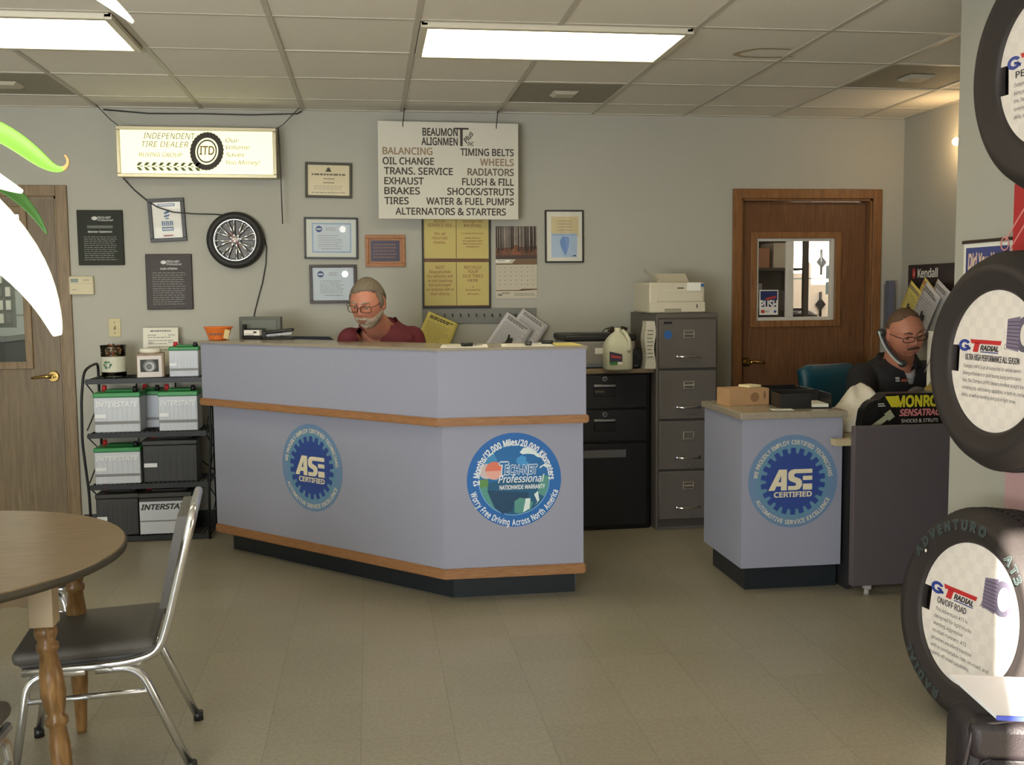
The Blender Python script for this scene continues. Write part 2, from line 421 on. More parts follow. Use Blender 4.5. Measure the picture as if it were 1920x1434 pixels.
def baseboard(n, x0, x1, y0, y1):
    b = B().m(mat('black_baseboard', (40, 46, 48), .45)); b.b2(x0, x1, y0, y1, 0, .1, .003); struct(b.build(n))
baseboard('baseboard_back', -1.785, 2.38, YW-.008, YW); baseboard('baseboard_far_right', 3.44, XN, YW-.008, YW)
baseboard('baseboard_right', XR-.008, XR, YF, 3.755)

# doors: a wooden leaf with a framed window and a lever handle
def door_trim(n, x0, x1, z1, w_, m):
    b = B().m(m); yo = YW
    b.b2(x0-w_, x0, yo-.018, yo, 0, z1+w_, .003); b.b2(x1, x1+w_, yo-.018, yo, 0, z1+w_, .003); b.b2(x0, x1, yo-.018, yo, z1, z1+w_, .003)
    b.b2(x0-.001, x0+.014, yo, yo+.14, 0, z1); b.b2(x1-.014, x1+.001, yo, yo+.14, 0, z1); b.b2(x0, x1, yo, yo+.14, z1-.014, z1+.001)
    b.b2(x0+.014, x0+.026, yo+.1, yo+.112, 0, z1-.014); b.b2(x1-.026, x1-.014, yo+.1, yo+.112, 0, z1-.014)
    struct(b.build(n))
def door(n, x0, x1, z1, wx0, wx1, wz0, wz1, m, mf, hx, yd, mirror):
    b = B().m(m); a, c = x0+.017, x1-.017; y0, y1 = yd, yd+.044
    b.b2(a, wx0, y0, y1, .008, z1-.018); b.b2(wx1, c, y0, y1, .008, z1-.018); b.b2(wx0, wx1, y0, y1, .008, wz0); b.b2(wx0, wx1, y0, y1, wz1, z1-.018)
    o = struct(b.build(n))
    b = B().m(mf); f = .04
    b.b2(wx0-f, wx0+.004, y0-.014, y0+.02, wz0-f, wz1+f, .004); b.b2(wx1-.004, wx1+f, y0-.014, y0+.02, wz0-f, wz1+f, .004)
    b.b2(wx0, wx1, y0-.014, y0+.02, wz0-f, wz0+.004, .004); b.b2(wx0, wx1, y0-.014, y0+.02, wz1-.004, wz1+f, .004); b.build('window_frame', o)
    b = B().m(BRASS); z = .962
    b.cyl((hx, y0, z), (hx, y0-.012, z), .034, .03, 24); b.cyl((hx, y0-.012, z), (hx, y0-.055, z), .011)
    b.tube([(hx, y0-.05, z), (hx+mirror*.03, y0-.055, z+.004), (hx+mirror*.075, y0-.052, z), (hx+mirror*.115, y0-.05, z-.006)], .01, 10, rad=[.013, .011, .009, .007])
    b.build('door_handle', o)
    return o
OAK1 = wood('pale_oak_trim', (136, 112, 76), (112, 90, 58), (10, 10, 1.0)); OAKD1 = wood('pale_oak_door', (122, 104, 74), (100, 84, 58), (12, 12, .8))
door_trim('trim_1', D1[0], D1[1], D1[2], .066, OAK1); door_trim('trim_2', D2[0], D2[1], D2[2], .062, OAK)
d1 = door('door_1', *D1, -2.57, -2.075, 1.05, 1.95, OAKD1, OAK1, -1.925, YW+.004, -1)
B().m(PANE).b2(-2.572, -2.073, YW+.024, YW+.028, 1.048, 1.952).build('pane', d1)
B().m(WHITE).b2(-2.22, -2.11, YW+.020, YW+.0215, 1.75, 1.88).build('notice', d1)
d2 = door('door_2', *D2, 2.572, 3.133, 1.236, 1.794, OAKD, OAK, 2.51, YW+.055, 1)
b = B().m(mat('white_vinyl', (205, 202, 192), .45)); y = YW+.07
for x0, x1, z0, z1 in ((2.572, 2.594, 1.236, 1.794), (3.105, 3.133, 1.236, 1.794), (2.594, 3.105, 1.236, 1.262), (2.594, 3.105, 1.772, 1.794), (2.795, 2.842, 1.262, 1.772)):
    b.b2(x0, x1, y-.01, y+.025, z0, z1, .003)
b.box((2.818, y-.014, 1.55), (.012, .012, .05)); b.build('slider_frame', d2)
B().m(PANE).b2(2.594, 2.795, y+.012, y+.016, 1.262, 1.772).build('pane', d2); B().m(PANE).b2(2.842, 3.105, y+.006, y+.01, 1.262, 1.772).build('pane', d2)
# PUSH sticker on the left pane
b = B(); S = facing(2.676, y+.0105, 1.362, 'S')
b.m(WHITE).poly([(-.066, -.084), (.066, -.084), (.066, .084), (-.066, .084)], 0, .001, S)
b.m(mat('push_blue', (38, 50, 96), .5)).poly([(-.06, -.03), (.06, -.03), (.06, .078), (-.06, .078)], .0012, None, S)
b.m(mat('push_red', (180, 60, 50), .5)).poly([(-.02, .03), (.05, .045), (.05, .03), (-.02, .015)], .0014, None, S).poly([(-.055, -.072), (-.03, -.072), (-.03, -.05), (-.055, -.05)], .0014, None, S)
b.m(WHITE).text('PUSH', 0, -.038, .05, .0018, w=.118, align='c', bold=.03, M=S)
b.m(INK).text('NET', -.01, -.068, .014, .0016, align='c', M=S); b.m(BLUEI).disc(.01, .0016, (.045, -.062), 16, M=S); b.build('push_sticker', d2)

# the garage beyond the right door
b = B().m(GWHITE); b.b2(5.6, 5.74, 6.71, 10.1, 0, 3.2); b.b2(1.7, 1.84, 6.71, 10.1, 0, 3.2); b.b2(1.7, 5.74, 6.71, 10.1, 3.2, 3.3); b.b2(1.84, 5.6, 9.62, 9.76, 2.6, 3.2); b.b2(1.84, 3.3, 9.62, 9.76, 0, 2.6); struct(b.build('wall_garage'))
b = B().m(GWHITE); wx0, wx1 = 4.40, 4.66
for i in range(5):
    z0, z1 = i*.52, i*.52+.51
    if i == 2: b.b2(3.3, wx0, 9.5, 9.55, z0, z1); b.b2(wx1, 5.6, 9.5, 9.55, z0, z1); b.b2(wx0, wx1, 9.5, 9.55, z0, 1.40); b.b2(wx0, wx1, 9.5, 9.55, 1.68-.16, z1)
    elif i == 3: b.b2(3.3, wx0, 9.5, 9.55, z0, z1); b.b2(wx1, 5.6, 9.5, 9.55, z0, z1); b.b2(wx0, wx1, 9.5, 9.55, 1.68, z1)
    else: b.b2(3.3, 5.6, 9.5, 9.55, z0, z1)
g = struct(b.build('door_3'))
for z in (1.715, 1.305):
    b = B().m(BLACKM); b.poly([(-.05, 0), (0, -.06), (.05, 0), (0, .06)], 0, .02, facing(4.345, 9.5, z, 'S')); b.cyl((4.345, 9.49, z-.12), (4.345, 9.49, z+.12), .012); b.build('hinge', g)
area_light('garage_fill', (4.1, 8.6, 3.1), (0, 0, 0), 1.6, .5, 36, (1, .88, .78))  # unseen fill lamp added to brighten the garage
# the store room beyond the left door
b = B().m(SIDING); b.b2(-4.2, -1.2, 8.7, 8.8, 0, 3.0); b.b2(-4.3, -4.2, 6.71, 8.8, 0, 3.0); b.b2(-1.2, -1.1, 6.71, 8.8, 0, 3.0); b.b2(-4.2, -1.2, 6.71, 8.8, 3.0, 3.1)
b.m(mat('siding_gap', (150, 155, 150), .7))
for i in range(14): b.b2(-4.2, -1.2, 8.697, 8.7, .2*i+.1, .2*i+.112)
struct(b.build('wall_storeroom'))
area_light('store_fill', (-2.7, 7.6, 2.95), (0, 0, 0), 1.0, .4, 14, (.92, 1, .9))  # dim fill lamp, added unseen to light the store room
t = thing('peg_board', 'board hung with rows of small packets seen through the left door window', 'board', facing(-2.86, 8.2, 1.44, 'S'))
B().m(mat('peg_brown', (110, 112, 100), .7)).box((0, 0, .01), (.42, .44, .02)).build('board', t); B().m(mat('peg_post', (90, 92, 88), .6)).box((0, -.83, -.01), (.06, 1.22, .02)).box((0, -1.43, -.01), (.4, .02, .2)).build('stand', t)
for i in range(4):
    for j in range(7): B().m(PAPER if (i+j) % 3 else GREYINK).box((-.17+j*.056, .15-i*.1, .024), (.034, .07, .008)).build('packet', t)
t = thing('workbench', 'dark green workbench seen through the left door window', 'workbench', tr(-2.95, 7.75, 0)); B().m(mat('bench_green', (40, 52, 46), .7)).b2(-.5, .42, -.2, .25, .06, 1.14, .01).build('body', t); B().m(mat('bench_top', (112, 116, 112), .5)).b2(-.52, .44, -.22, .27, 1.14, 1.18).b2(-.48, -.4, -.18, -.1, 0, .06).b2(.3, .38, -.18, -.1, 0, .06).build('top', t)
t = thing('metal_shelf', 'dark metal shelf of boxes seen through the left pane of the oak door', 'shelf', tr(3.16, 8.0, 0)); SHM = mat('shelf_dark', (52, 46, 44), .5)
for x in (-.28, .28):
    for y in (-.2, .2): B().m(SHM).b2(x-.02, x+.02, y-.02, y+.02, 0, 2.3).build('post', t)
for z in (.4, .85, 1.30, 1.62, 1.95): B().m(SHM).b2(-.26, .26, -.2, .2, z-.02, z).build('board', t)
B().m(mat('shelf_back', (60, 56, 56), .7)).b2(-.26, .26, .2, .21, .4, 2.2).build('back_panel', t)
for i, (x, z, w_, h_, c) in enumerate(((.02, 1.95, .30, .20, (196, 192, 176)), (-.08, 1.62, .16, .16, (150, 110, 90)), (.10, 1.62, .14, .20, (180, 176, 164)), (.06, 1.30, .2, .14, (70, 66, 70)), (-.12, 1.30, .12, .2, (120, 122, 132)))):
    o = B().m(mat('carton_%d' % i, c, .7)).b2(-w_/2, w_/2, -.14, .14, 0, h_, .004).build('carton', None, tr(3.16+x, 7.98, z)); tag(o, ['large cream carton on the uppermost garage shelf', 'brown carton on the garage shelf, left of the tall cream one', 'tall cream carton on the garage shelf beside the brown one', 'dark carton on the garage shelf behind the push sticker', 'narrow grey carton on the garage shelf behind the push sticker'][i], 'carton')
t = thing('waste_bin', 'blue bin with a black lid seen low in the right pane of the oak door', 'bin', tr(3.93, 9.0, 0)); B().m(mat('bin_blue', (50, 84, 150), .5)).lathe([(0, 0), (.11, 0), (.14, 1.2), (0, 1.2)], 24).build('body', t); B().m(BLACKP).lathe([(0, 1.2), (.15, 1.2), (.15, 1.23), (.04, 1.29), (0, 1.29)], 24).build('lid', t)
# lamp of the office corner behind the right wall
t = thing('wall_lamp', 'small bare bulb lamp glowing at the edge of the right wall', 'lamp', tr(XN, 5.845, 2.325))
b = B().m(BLACKP); b.cyl((0, 0, 0), (-.012, 0, 0), .04, .036); b.tube([(-.01, 0, 0), (-.03, 0, .005), (-.045, 0, .002)], .008); b.build('bracket', t)
b = B().m(mat('lit_bulb', (255, 196, 120), .4, emit=30)); b.ball((-.062, 0, 0), .024); b.build('bulb', t)
l = bpy.data.lights.new('bulb_light', 'POINT'); l.energy = 2.2; l.color = (1, .72, .4); l.shadow_soft_size = .03
o = bpy.data.objects.new('bulb_light', l); o.location = (XN-.13, 5.845, 2.325); COL.objects.link(o)
# ------------------------------------------------------------------ things on the back wall
def frame_ring(b, w, h, f, d, bev=.002):
    b.box((0, h/2-f/2, d/2), (w, f, d), None, bev); b.box((0, -h/2+f/2, d/2), (w, f, d), None, bev)
    b.box((-w/2+f/2, 0, d/2), (f, h-2*f, d), None, bev); b.box((w/2-f/2, 0, d/2), (f, h-2*f, d), None, bev)
def framed(name, label, cat, x, z, w, h, f, fm, draw, roll=0, d=.022, back=PAPER, glazed=True, group=None):
    t = thing(name, label, cat, facing(x, YW, z, 'S', roll), group)
    b = B().m(fm); frame_ring(b, w, h, f, d); b.build('frame', t)
    b = B().m(back); b.box((0, 0, .006), (w-2*f+.004, h-2*f+.004, .006)); draw(b, w-2*f, h-2*f, .0095); b.build('print', t)
    if glazed: B().m(PANE).box((0, 0, .0145), (w-2*f+.002, h-2*f+.002, .002)).build('pane', t)
    return t
BK = mat('black_frame', (34, 31, 28), .4)
ASEB = mat('seal_blue', (58, 84, 140), .6); LBL = mat('pale_blue_print', (150, 175, 205), .6); SILV = mat('silver_seal', (225, 225, 225), .25, .6)

def d_bbb(b, w, h, z):
    b.m(mat('bbb_blue', (44, 92, 140), .5)); b.poly([(-w*.3, h*.38), (w*.3, h*.38), (w*.3, h*.46), (-w*.3, h*.46)], z)
    b.poly([(-w*.2, -h*.3), (w*.2, -h*.3), (w*.2, -h*.19), (-w*.2, -h*.19)], z)
    b.poly([(-.012, h*.16), (.012, h*.2), (.022, h*.27), (0, h*.25), (-.018, h*.2)], z).poly([(-.016, h*.08), (.01, h*.1), (.02, h*.16), (-.004, h*.14), (-.02, h*.12)], z).poly([(-.012, h*.03), (.012, h*.03), (.009, h*.06), (-.009, h*.06)], z)
    b.text('BBB', 0, -h*.15, .026, z, align='c', bold=.02)
    b.m(WHITE).lines(-w*.26, w*.26, h*.39, h*.45, 1, .5, z+.0006, 0).lines(-w*.17, w*.17, -h*.28, -h*.21, 1, .6, z+.0006, 0)
    b.m(mat('bbb_red', (150, 50, 50), .5)).poly([(-w*.17, -h*.45), (w*.17, -h*.45), (w*.17, -h*.41), (-w*.17, -h*.41)], z)
framed('framed_certificate', 'black framed white and blue certificate hanging crooked between the lit sign and dark plaque', 'certificate', -1.217, 1.908, .215, .262, .022, BK, d_bbb, roll=.045, back=WHITE)
def d_dip(b, w, h, z):
    b.m(mat('diploma_ink', (92, 80, 60), .6)); b.disc(.012, z, (0, h*.36), 16); b.poly([(-.02, h*.28), (.02, h*.28), (.012, h*.34), (-.012, h*.34)], z)
    b.lines(-w*.4, w*.4, h*.14, h*.24, 1, .55, z, 0); b.lines(-w*.12, w*.14, h*.02, h*.08, 1, .5, z, 0); b.lines(-w*.13, w*.14, -h*.11, -h*.05, 1, .5, z, 0)
    b.m(GREYINK).lines(-w*.36, w*.36, -h*.32, -h*.16, 3, .2, z, .1); b.m(mat('diploma_ink')).lines(-w*.4, w*.42, -h*.44, -h*.37, 1, .3, z, 0)
framed('framed_diploma', 'cream diploma in a thin dark frame left of the service list sign', 'certificate', -.238, 2.153, .287, .217, .015, mat('olive_frame', (60, 54, 34), .45), d_dip, roll=-.02, back=mat('cream_paper', (222, 208, 170), .6))
def d_ase(big):
    def f(b, w, h, z):
        if big:
            b.m(LBL).poly([(-w*.38, -h*.38), (w*.4, -h*.38), (w*.4, h*.4), (-w*.38, h*.4)], z).m(mat('pale_print', (206, 214, 220), .6)).poly([(-w*.355, -h*.345), (w*.375, -h*.345), (w*.375, h*.365), (-w*.355, h*.365)], z+.0004)
        z += .0008; k = .8 if big else 1
        b.m(ASEB).disc(.020, z, (-w*.3*k, h*.3*k), 24).m(WHITE).poly([(-w*.3*k-.014, h*.3*k-.004), (-w*.3*k+.014, h*.3*k-.004), (-w*.3*k+.014, h*.3*k+.004), (-w*.3*k-.014, h*.3*k+.004)], z+.0004)
        b.m(SILV).disc(.021, z, (w*.29*k, h*.3*k), 24)
        b.m(GREYINK).lines(-w*.1, w*.1, h*.24*k, h*.36*k, 3, .3, z, .1).lines(-w*.32*k, w*.3*k, -h*.3*k, h*.12*k, 7, .2, z, .3).lines(-w*.2, w*.25, -h*.38*k, -h*.32*k, 1, .3, z, .1)
    return f
framed('framed_certificate', 'thin framed certificate with a blue seal, the upper of two beside the wooden plaque', 'certificate', -.231, 1.795, .332, .258, .011, BK, d_ase(True), roll=-.012, back=mat('mat_board', (214, 216, 205), .6))
framed('framed_certificate', 'brown framed certificate with a blue seal, partly behind the seated man\'s head', 'certificate', -.225, 1.510, .292, .241, .018, DARKWOOD, d_ase(False), back=mat('pale_print', (206, 214, 220), .6))
def d_wood(b, w, h, z):
    b.m(mat('navy_plate', (62, 58, 74), .35, .3)).poly([(-w*.44, -h*.42), (w*.44, -h*.42), (w*.44, h*.42), (-w*.44, h*.42)], z)
    b.m(mat('copper_print', (150, 108, 82), .5)).lines(-w*.36, w*.36, -h*.32, h*.32, 5, .3, z+.0006, .08)
framed('award_plaque', 'small orange wood plaque with a dark plate left of the yellow notices', 'plaque', .104, 1.715, .250, .200, .022, wood('orange_wood', (176, 118, 66), (146, 92, 46), (12, 12, 12)), d_wood, d=.018, back=wood('orange_wood', (176, 118, 66), (146, 92, 46)), glazed=False)
def d_ill(b, w, h, z):
    b.m(mat('tan_paper', (214, 196, 150), .6)).poly([(-w*.36, h*.0), (w*.4, h*.0), (w*.4, h*.4), (-w*.36, h*.4)], z)
    b.m(mat('map_paper', (176, 196, 216), .6)).poly([(-w*.36, -h*.42), (w*.36, -h*.42), (w*.36, h*.06), (-w*.36, h*.06)], z+.0004)
    b.m(mat('map_blue', (120, 155, 205), .6)).poly([(-.012, h*.0), (.03, h*.0), (.034, -h*.08), (.03, -h*.2), (.02, -h*.3), (.008, -h*.39), (-.004, -h*.33), (-.024, -h*.2), (-.03, -h*.1)], z+.0008)
    b.m(GREYINK).lines(-w*.2, w*.24, h*.1, h*.34, 4, .16, z+.0006, .2); b.m(BLUEI).lines(-w*.34, w*.34, h*.015, h*.05, 2, .3, z+.0008, .0)
    b.m(INK).poly([(w*.2, -h*.4), (w*.34, -h*.4), (w*.3, -h*.37)], z+.0008)
framed('framed_certificate', 'tall black framed certificate with a blue state map right of the calendar', 'certificate', 1.253, 1.803, .253, .336, .009, BK, d_ill, back=PAPER)

# dark plaques
def plaque(label, x, z, w, h, m, second):
    t = thing('award_plaque', label, 'plaque', facing(x, YW, z, 'S'), 'dark award plaques')
    B().m(m).box((0, 0, .009), (w, h, .018), None, .004).build('board', t)
    b = B().m(mat('plaque_silver', (172, 172, 166), .4, .2)); zz = .0188
    b.ball((-.03, h*.35, zz), (.018, .012, .0008)); b.text('TECH-NET', -.012, h*.345, .012, zz, bold=.02, shear=.2); b.text('Professional', -.012, h*.30, .011, zz, bold=.01, shear=.3)
    b.text('Code of Ethics' if second else 'Member Statement', 0, h*(.22 if second else .09), .011, zz, align='c', bold=.02)
    b.m(mat('plaque_print', (128, 130, 124), .5)).lines(-w*.36, w*.36, -h*.42, h*(.18 if second else .03), 15 if second else 12, .28, zz, .12)
    if not second: b.m(mat('plaque_line', (86, 90, 84), .5)).poly([(-w*.28, h*.17), (w*.28, h*.17), (w*.28, h*.22), (-w*.28, h*.22)], zz-.0003)
    b.build('lettering', t)
plaque('dark green-black plaque hanging beside the left door', -1.611, 1.802, .267, .332, mat('plaque_black', (48, 50, 42), .65, spec=.25), False)
plaque('dark brown plaque hanging above the battery rack, below the crooked frame', -1.218, 1.532, .275, .340, wood('plaque_brown', (60, 48, 40), (46, 36, 30), (10, 10, 2), .55), True)

# thermostat and switch
t = thing('thermostat', 'cream wall thermostat with a grey display beside the left door', 'thermostat', facing(-1.733, YW, 1.514, 'S'))
CREAM = mat('cream_plastic', (206, 196, 162), .5)
B().m(CREAM).box((0, 0, .014), (.142, .112, .028), None, .005).build('housing', t)
b = B().m(mat('lcd', (108, 116, 108), .3)).box((-.038, .03, .0285), (.044, .022, .002)); b.m(mat('cream_shade', (170, 160, 128), .5)).box((.03, .032, .0285), (.035, .008, .002)).box((-.04, -.025, .0285), (.028, .006, .002)).box((0, .012, .0285), (.13, .002, .001)); b.build('display', t)
t = thing('light_switch', 'cream wall switch plate above the candy jar', 'switch', facing(-1.554, YW, 1.255, 'S'))
B().m(mat('ivory_plastic', (196, 182, 134), .45)).box((0, 0, .003), (.070, .114, .006), None, .002).build('plate', t)
b = B().m(mat('ivory_dark', (120, 108, 78), .5)).box((0, 0, .0065), (.012, .026, .002)); b.m(mat('ivory_plastic')).box((0, .004, .011), (.008, .013, .012), rotm('X', -.3), .001); b.build('toggle', t)
for s in (1, -1): B().m(mat('ivory_dark')).cyl((0, s*.032, .006), (0, s*.032, .0075), .004, n=10).build('screw', t)

# tyre clock
t = thing('tire_clock', 'round wall clock made of a tire with a chrome spoked wheel', 'clock', facing(-.811, YW, 1.783, 'S'))
RUB = mat('rubber', (40, 38, 36), .6, bump=(120, .1)); ro, ri = .174, .126
B().m(RUB).lathe([(ri, .02), (ri, .055), (ri+.008, .068), (ri+.025, .074), (ro-.012, .066), (ro-.002, .05), (ro, .03), (ro-.004, .0), (ri, .0)], 72, close=True).build('tire', t)
b = B().m(CHROME); b.lathe([(ri-.012, .03), (ri-.01, .058), (ri-.004, .066), (ri+.004, .066), (ri+.004, .03)], 72, close=True)
for k in range(8):
    a = 2*PI*k/8+.2
    for s in (-1, 1):
        p = Vector((.026*math.cos(a), .026*math.sin(a), .05)); q = Vector(((ri-.008)*math.cos(a+s*.16), (ri-.008)*math.sin(a+s*.16), .052)); b.tube([p, (p+q)/2+Vector((0, 0, .004)), q], .0058, 6)
b.lathe([(0, .066), (.02, .064), (.03, .056), (.034, .045)], 24); b.build('wheel', t)
b = B().m(mat('clock_dial', (64, 60, 54), .35, .3)).disc(ri-.008, .03, n=48); b.build('dial', t)
b = B().m(mat('clock_red', (150, 40, 30), .4)); 
for a, L in ((.5, .05), (2.1, .035), (-2.4, .055)): b.box((0, L/2, .069), (.005, L, .002), rotm('Z', a))
b.build('hand', t)
for k in range(12): a = 2*PI*k/12; B().m(WHITE).box(((ri-.016)*math.cos(a), (ri-.016)*math.sin(a), .032), (.006, .006, .002)).build('hour_mark', t)

# lit dealer sign, hung on wires
SX, SZ, SW, SH = -1.005, 2.301, .93, .30
YS = YW-.12
t = thing('light_box_sign', 'lit yellow-white tire dealer light box hanging from the ceiling above the clock', 'sign', facing(SX, YS, SZ, 'S', -.004))
b = B().m(mat('sign_metal', (190, 180, 150), .35, .6)); frame_ring(b, SW, SH, .022, .02, .003); b.box((0, 0, -.05), (SW-.01, SH-.01, .1)); b.build('case', t)
GLOW = mat('sign_glow', (252, 248, 190), .5, emit=.85); b = B().m(GLOW).box((0, 0, .004), (SW-.042, SH-.042, .008)); b.build('face', t)
b = B(); OL = mat('sign_olive', (70, 54, 26), .6); PL = mat('sign_gold', (122, 98, 50), .6); z = .009
b.m(OL).text('INDEPENDENT', -.31, .078, .034, z, w=.30, shear=.25); b.m(PL).text('TIRE DEALER', -.32, .030, .032, z, w=.27, shear=.25)
b.text('BUYING GROUP', -.34, -.028, .024, z, w=.25, shear=.25)
b.m(mat('sign_green', (96, 104, 56), .6))
for k in range(9):
    x = -.355+k*.042
    for s in (-1, 1): b.poly([(x, -.085+s*.004), (x+.018, -.085+s*.004), (x+.036, -.085+s*.024), (x+.014, -.085+s*.024)], z)
    b.poly([(x+.022, -.087), (x+.038, -.087), (x+.038, -.082), (x+.022, -.082)], z)
b.m(PL).text('Our', .165, .062, .026, z, w=.08, shear=.25).text('Volume', .165, .022, .024, z, w=.14, shear=.25).text('Saves', .165, -.022, .024, z, w=.11, shear=.25).text('You Money!', .165, -.068, .024, z, w=.2, shear=.25)
b.m(mat('sign_black', (52, 44, 34), .6)); T = tr(.055, .008, 0) @ rotm('Z', -.25)
n = 60; oo = [((.095+(.004 if i % 2 else 0))*math.cos(2*PI*i/n), (.112+(.004 if i % 2 else 0))*math.sin(2*PI*i/n)) for i in range(n)]
ii = [(.066*math.cos(2*PI*i/n), .080*math.sin(2*PI*i/n)) for i in range(n)]; jj = [(.058*math.cos(2*PI*i/n), .070*math.sin(2*PI*i/n)) for i in range(n)]; kk = [(.050*math.cos(2*PI*i/n), .061*math.sin(2*PI*i/n)) for i in range(n)]
def annulus(b, o, i, z, M=None):
    n = len(o); b.add([(x, y, z) for x, y in o]+[(x, y, z) for x, y in i], [(k, (k+1) % n, n+(k+1) % n, n+k) for k in range(n)], M)
annulus(b, oo, ii, z, T); annulus(b, jj, kk, z, T); b.m(PL).text('ITD', .055, -.012, .05, z, w=.085, align='c', shear=.1, bold=.015)
b.build('print', t)
WIRE = mat('dark_wire', (48, 46, 42), .5)
def cord(label, pts, r=.004, name='cord', cat='cord', n=None):
    o = B().m(WIRE).tube(pts, r, 6).build(name); return tag(o, label, cat)
cord('thin wire holding the light box sign from the ceiling at its left end', [(-1.585, YW-.10, ZC), (-1.50, YS, 2.49), (-1.45, YS, 2.452)], .0028, 'hanging_wire', 'wire')
cord('thin wire holding the light box sign from the ceiling at its right end', [(-.40, YW-.09, ZC), (-.50, YS, 2.47), (-.545, YS, 2.446)], .0028, 'hanging_wire', 'wire')
cord('black pull cord hanging straight down from the right end of the light box sign', [(-.527, YS-.004, 2.452), (-.522, YS, 2.3), (-.520, YS+.01, 2.1), (-.518, YS+.01, 1.877)], .0035, 'pull_cord')
yy = YW-.006
cord('black cord drooping from the light box sign past the crooked frame to the tire clock', [(-1.45, YS+.05, 2.152), (-1.44, yy, 2.13), (-1.40, yy, 2.085), (-1.33, yy-.01, 2.025), (-1.27, yy-.022, 1.985), (-1.18, yy-.022, 1.955), (-1.05, yy-.02, 1.944), (-.94, yy, 1.944), (-.87, yy, 1.938)])
cord('black cord hanging from the tire clock down behind the counter', [(-.64, yy, 1.80), (-.628, yy, 1.74), (-.635, yy, 1.64), (-.66, yy, 1.52), (-.69, yy, 1.42), (-.715, yy, 1.33), (-.73, yy, 1.2), (-.735, yy, 1.05)])
cord('black cord running along the ceiling line above the light box sign', [(-1.56, YW-.03, 2.563), (-1.3, YW-.02, 2.545), (-1.0, YW-.02, 2.548), (-.7, YW-.02, 2.545), (-.42, YW-.02, 2.556), (-.39, YW-.03, 2.57)], .004)

# the hanging list of services
SVY = YW-.14
t = thing('service_sign', 'large white hanging sign listing the shop services in black letters', 'sign', facing(.503, SVY, 2.200, 'S', -.008))
B().m(mat('sign_white', (214, 210, 196), .55, var=(2, .02))).box((0, 0, 0), (.868, .592, .012), None, .001).build('board', t)
LT = mat('sign_letters', (66, 58, 50), .6); LF = mat('sign_letters_faded', (150, 124, 96), .6); LM = mat('sign_letters_mid', (104, 88, 72), .6); b = B().m(LT); z = .0066; k = .0262
b.text('BEAUMON', .055, .213, .044, z, w=.215, align='r', bold=.022).text('ALIGNMEN', .055, .156, .044, z, w=.222, align='r', bold=.022)
b.box((.079, .204, z), (.017, .105, .001)).box((.079, .258, z), (.09, .011, .001)); b.text('Plus', 0, 0, .03, z, w=.075, shear=.3, bold=.02, M=tr(.112, .168, 0) @ rotm('Z', .95)); b.text('INC', .118, .155, .023, z, w=.038, bold=.015)
rows = [('BALANCING', 'TIMING BELTS'), ('OIL CHANGE', 'WHEELS'), ('TRANS. SERVICE', 'RADIATORS'), ('EXHAUST', 'FLUSH & FILL'), ('BRAKES', 'SHOCKS/STRUTS'), ('TIRES', 'WATER & FUEL PUMPS')]
LW = [.303, .312, .420, .240, .216, .146]; RW = [.332, .210, .288, .322, .415, .545]
for i, (l, r) in enumerate(rows):
    y = .096-i*.0605
    b.m(LF if i == 0 else LT).text(l, -.405+(.008 if i > 1 else 0), y, .041, z, w=LW[i], bold=.018)
    b.m(LF if i == 1 else LM if i == 2 else LT).text(r, .405, y, .041, z, w=RW[i], align='r', bold=.018)
b.m(LT).text('ALTERNATORS & STARTERS', .012, -.270, .041, z, w=.685, align='c', bold=.018); b.build('lettering', t)
for x in (.222, .800):
    B().m(WIRE).tube([(x-.503, .262, .004), (x-.503, .285, .010), (x-.503+.004, .31, .006), (x-.503+.012, .375, -.006)], .003, 6).build('hook', t)

# four yellow notices in one frame
t = thing('notice_frame', 'tall black framed board with four yellow notices under the services sign', 'notice board', facing(.553, YW, 1.653, 'S', -.006))
NW, NH = .437, .608; b = B().m(BK); frame_ring(b, NW, NH, .011, .024); b.build('frame', t)
YEL = mat('notice_yellow', (206, 188, 112), .6); RDI = mat('notice_red', (150, 72, 46), .6); BRN = mat('notice_gap', (110, 70, 44), .6)
b = B().m(BRN).box((0, 0, .007), (NW-.02, NH-.02, .006))
def note(cx, cy, w_, h_, rows):
    bb = B().m(YEL).box((cx, cy, .0105), (w_, h_, .001)); bb.m(RDI)
    for tx, y, s, wd in rows: bb.text(tx, cx, cy+y, s, .0114, w=wd, align='c', bold=.005)
    bb.build('notice', t)
b.build('backing', t); B().m(PANE).box((0, 0, .0185), (NW-.02, NH-.02, .002)).build('pane', t)
pw = .206
note(-.105, .155, pw, .285, [('$25.00', .085, .018, .07), ('SERVICE FEE', .058, .018, .155), ('On all', .005, .018, .07), ('returned', -.022, .018, .095), ('checks.', -.050, .018, .078)])
note(.105, .155, pw, .285, [('Storage Fee', .085, .018, .125), ('$40.00/day', .058, .018, .11), ('on vehicles left overnight', .012, .009, .14), ('Unless previous', -.018, .010, .10), ('arrangements have', -.036, .010, .125), ('been made by the', -.054, .010, .12), ('management', -.072, .010, .085)])
note(-.105, -.148, pw, .275, [('NOT', .095, .018, .055), ('Responsible', .068, .016, .135), ('for vehicles left', .040, .016, .165), ('in our parking', .012, .016, .15), ('lot overnight', -.016, .016, .14), ('or articles left in', -.044, .016, .175), ('that vehicle.', -.072, .016, .125)])
note(.105, -.148, pw, .275, [('RECYCLE', .095, .018, .11), ('YOUR', .068, .018, .065), ('OLD TIRES', .040, .018, .13), ('HERE', .012, .018, .065), ('a', -.025, .012, .01), ('Recycling fee', -.045, .011, .095), ('will apply', -.070, .011, .075)])

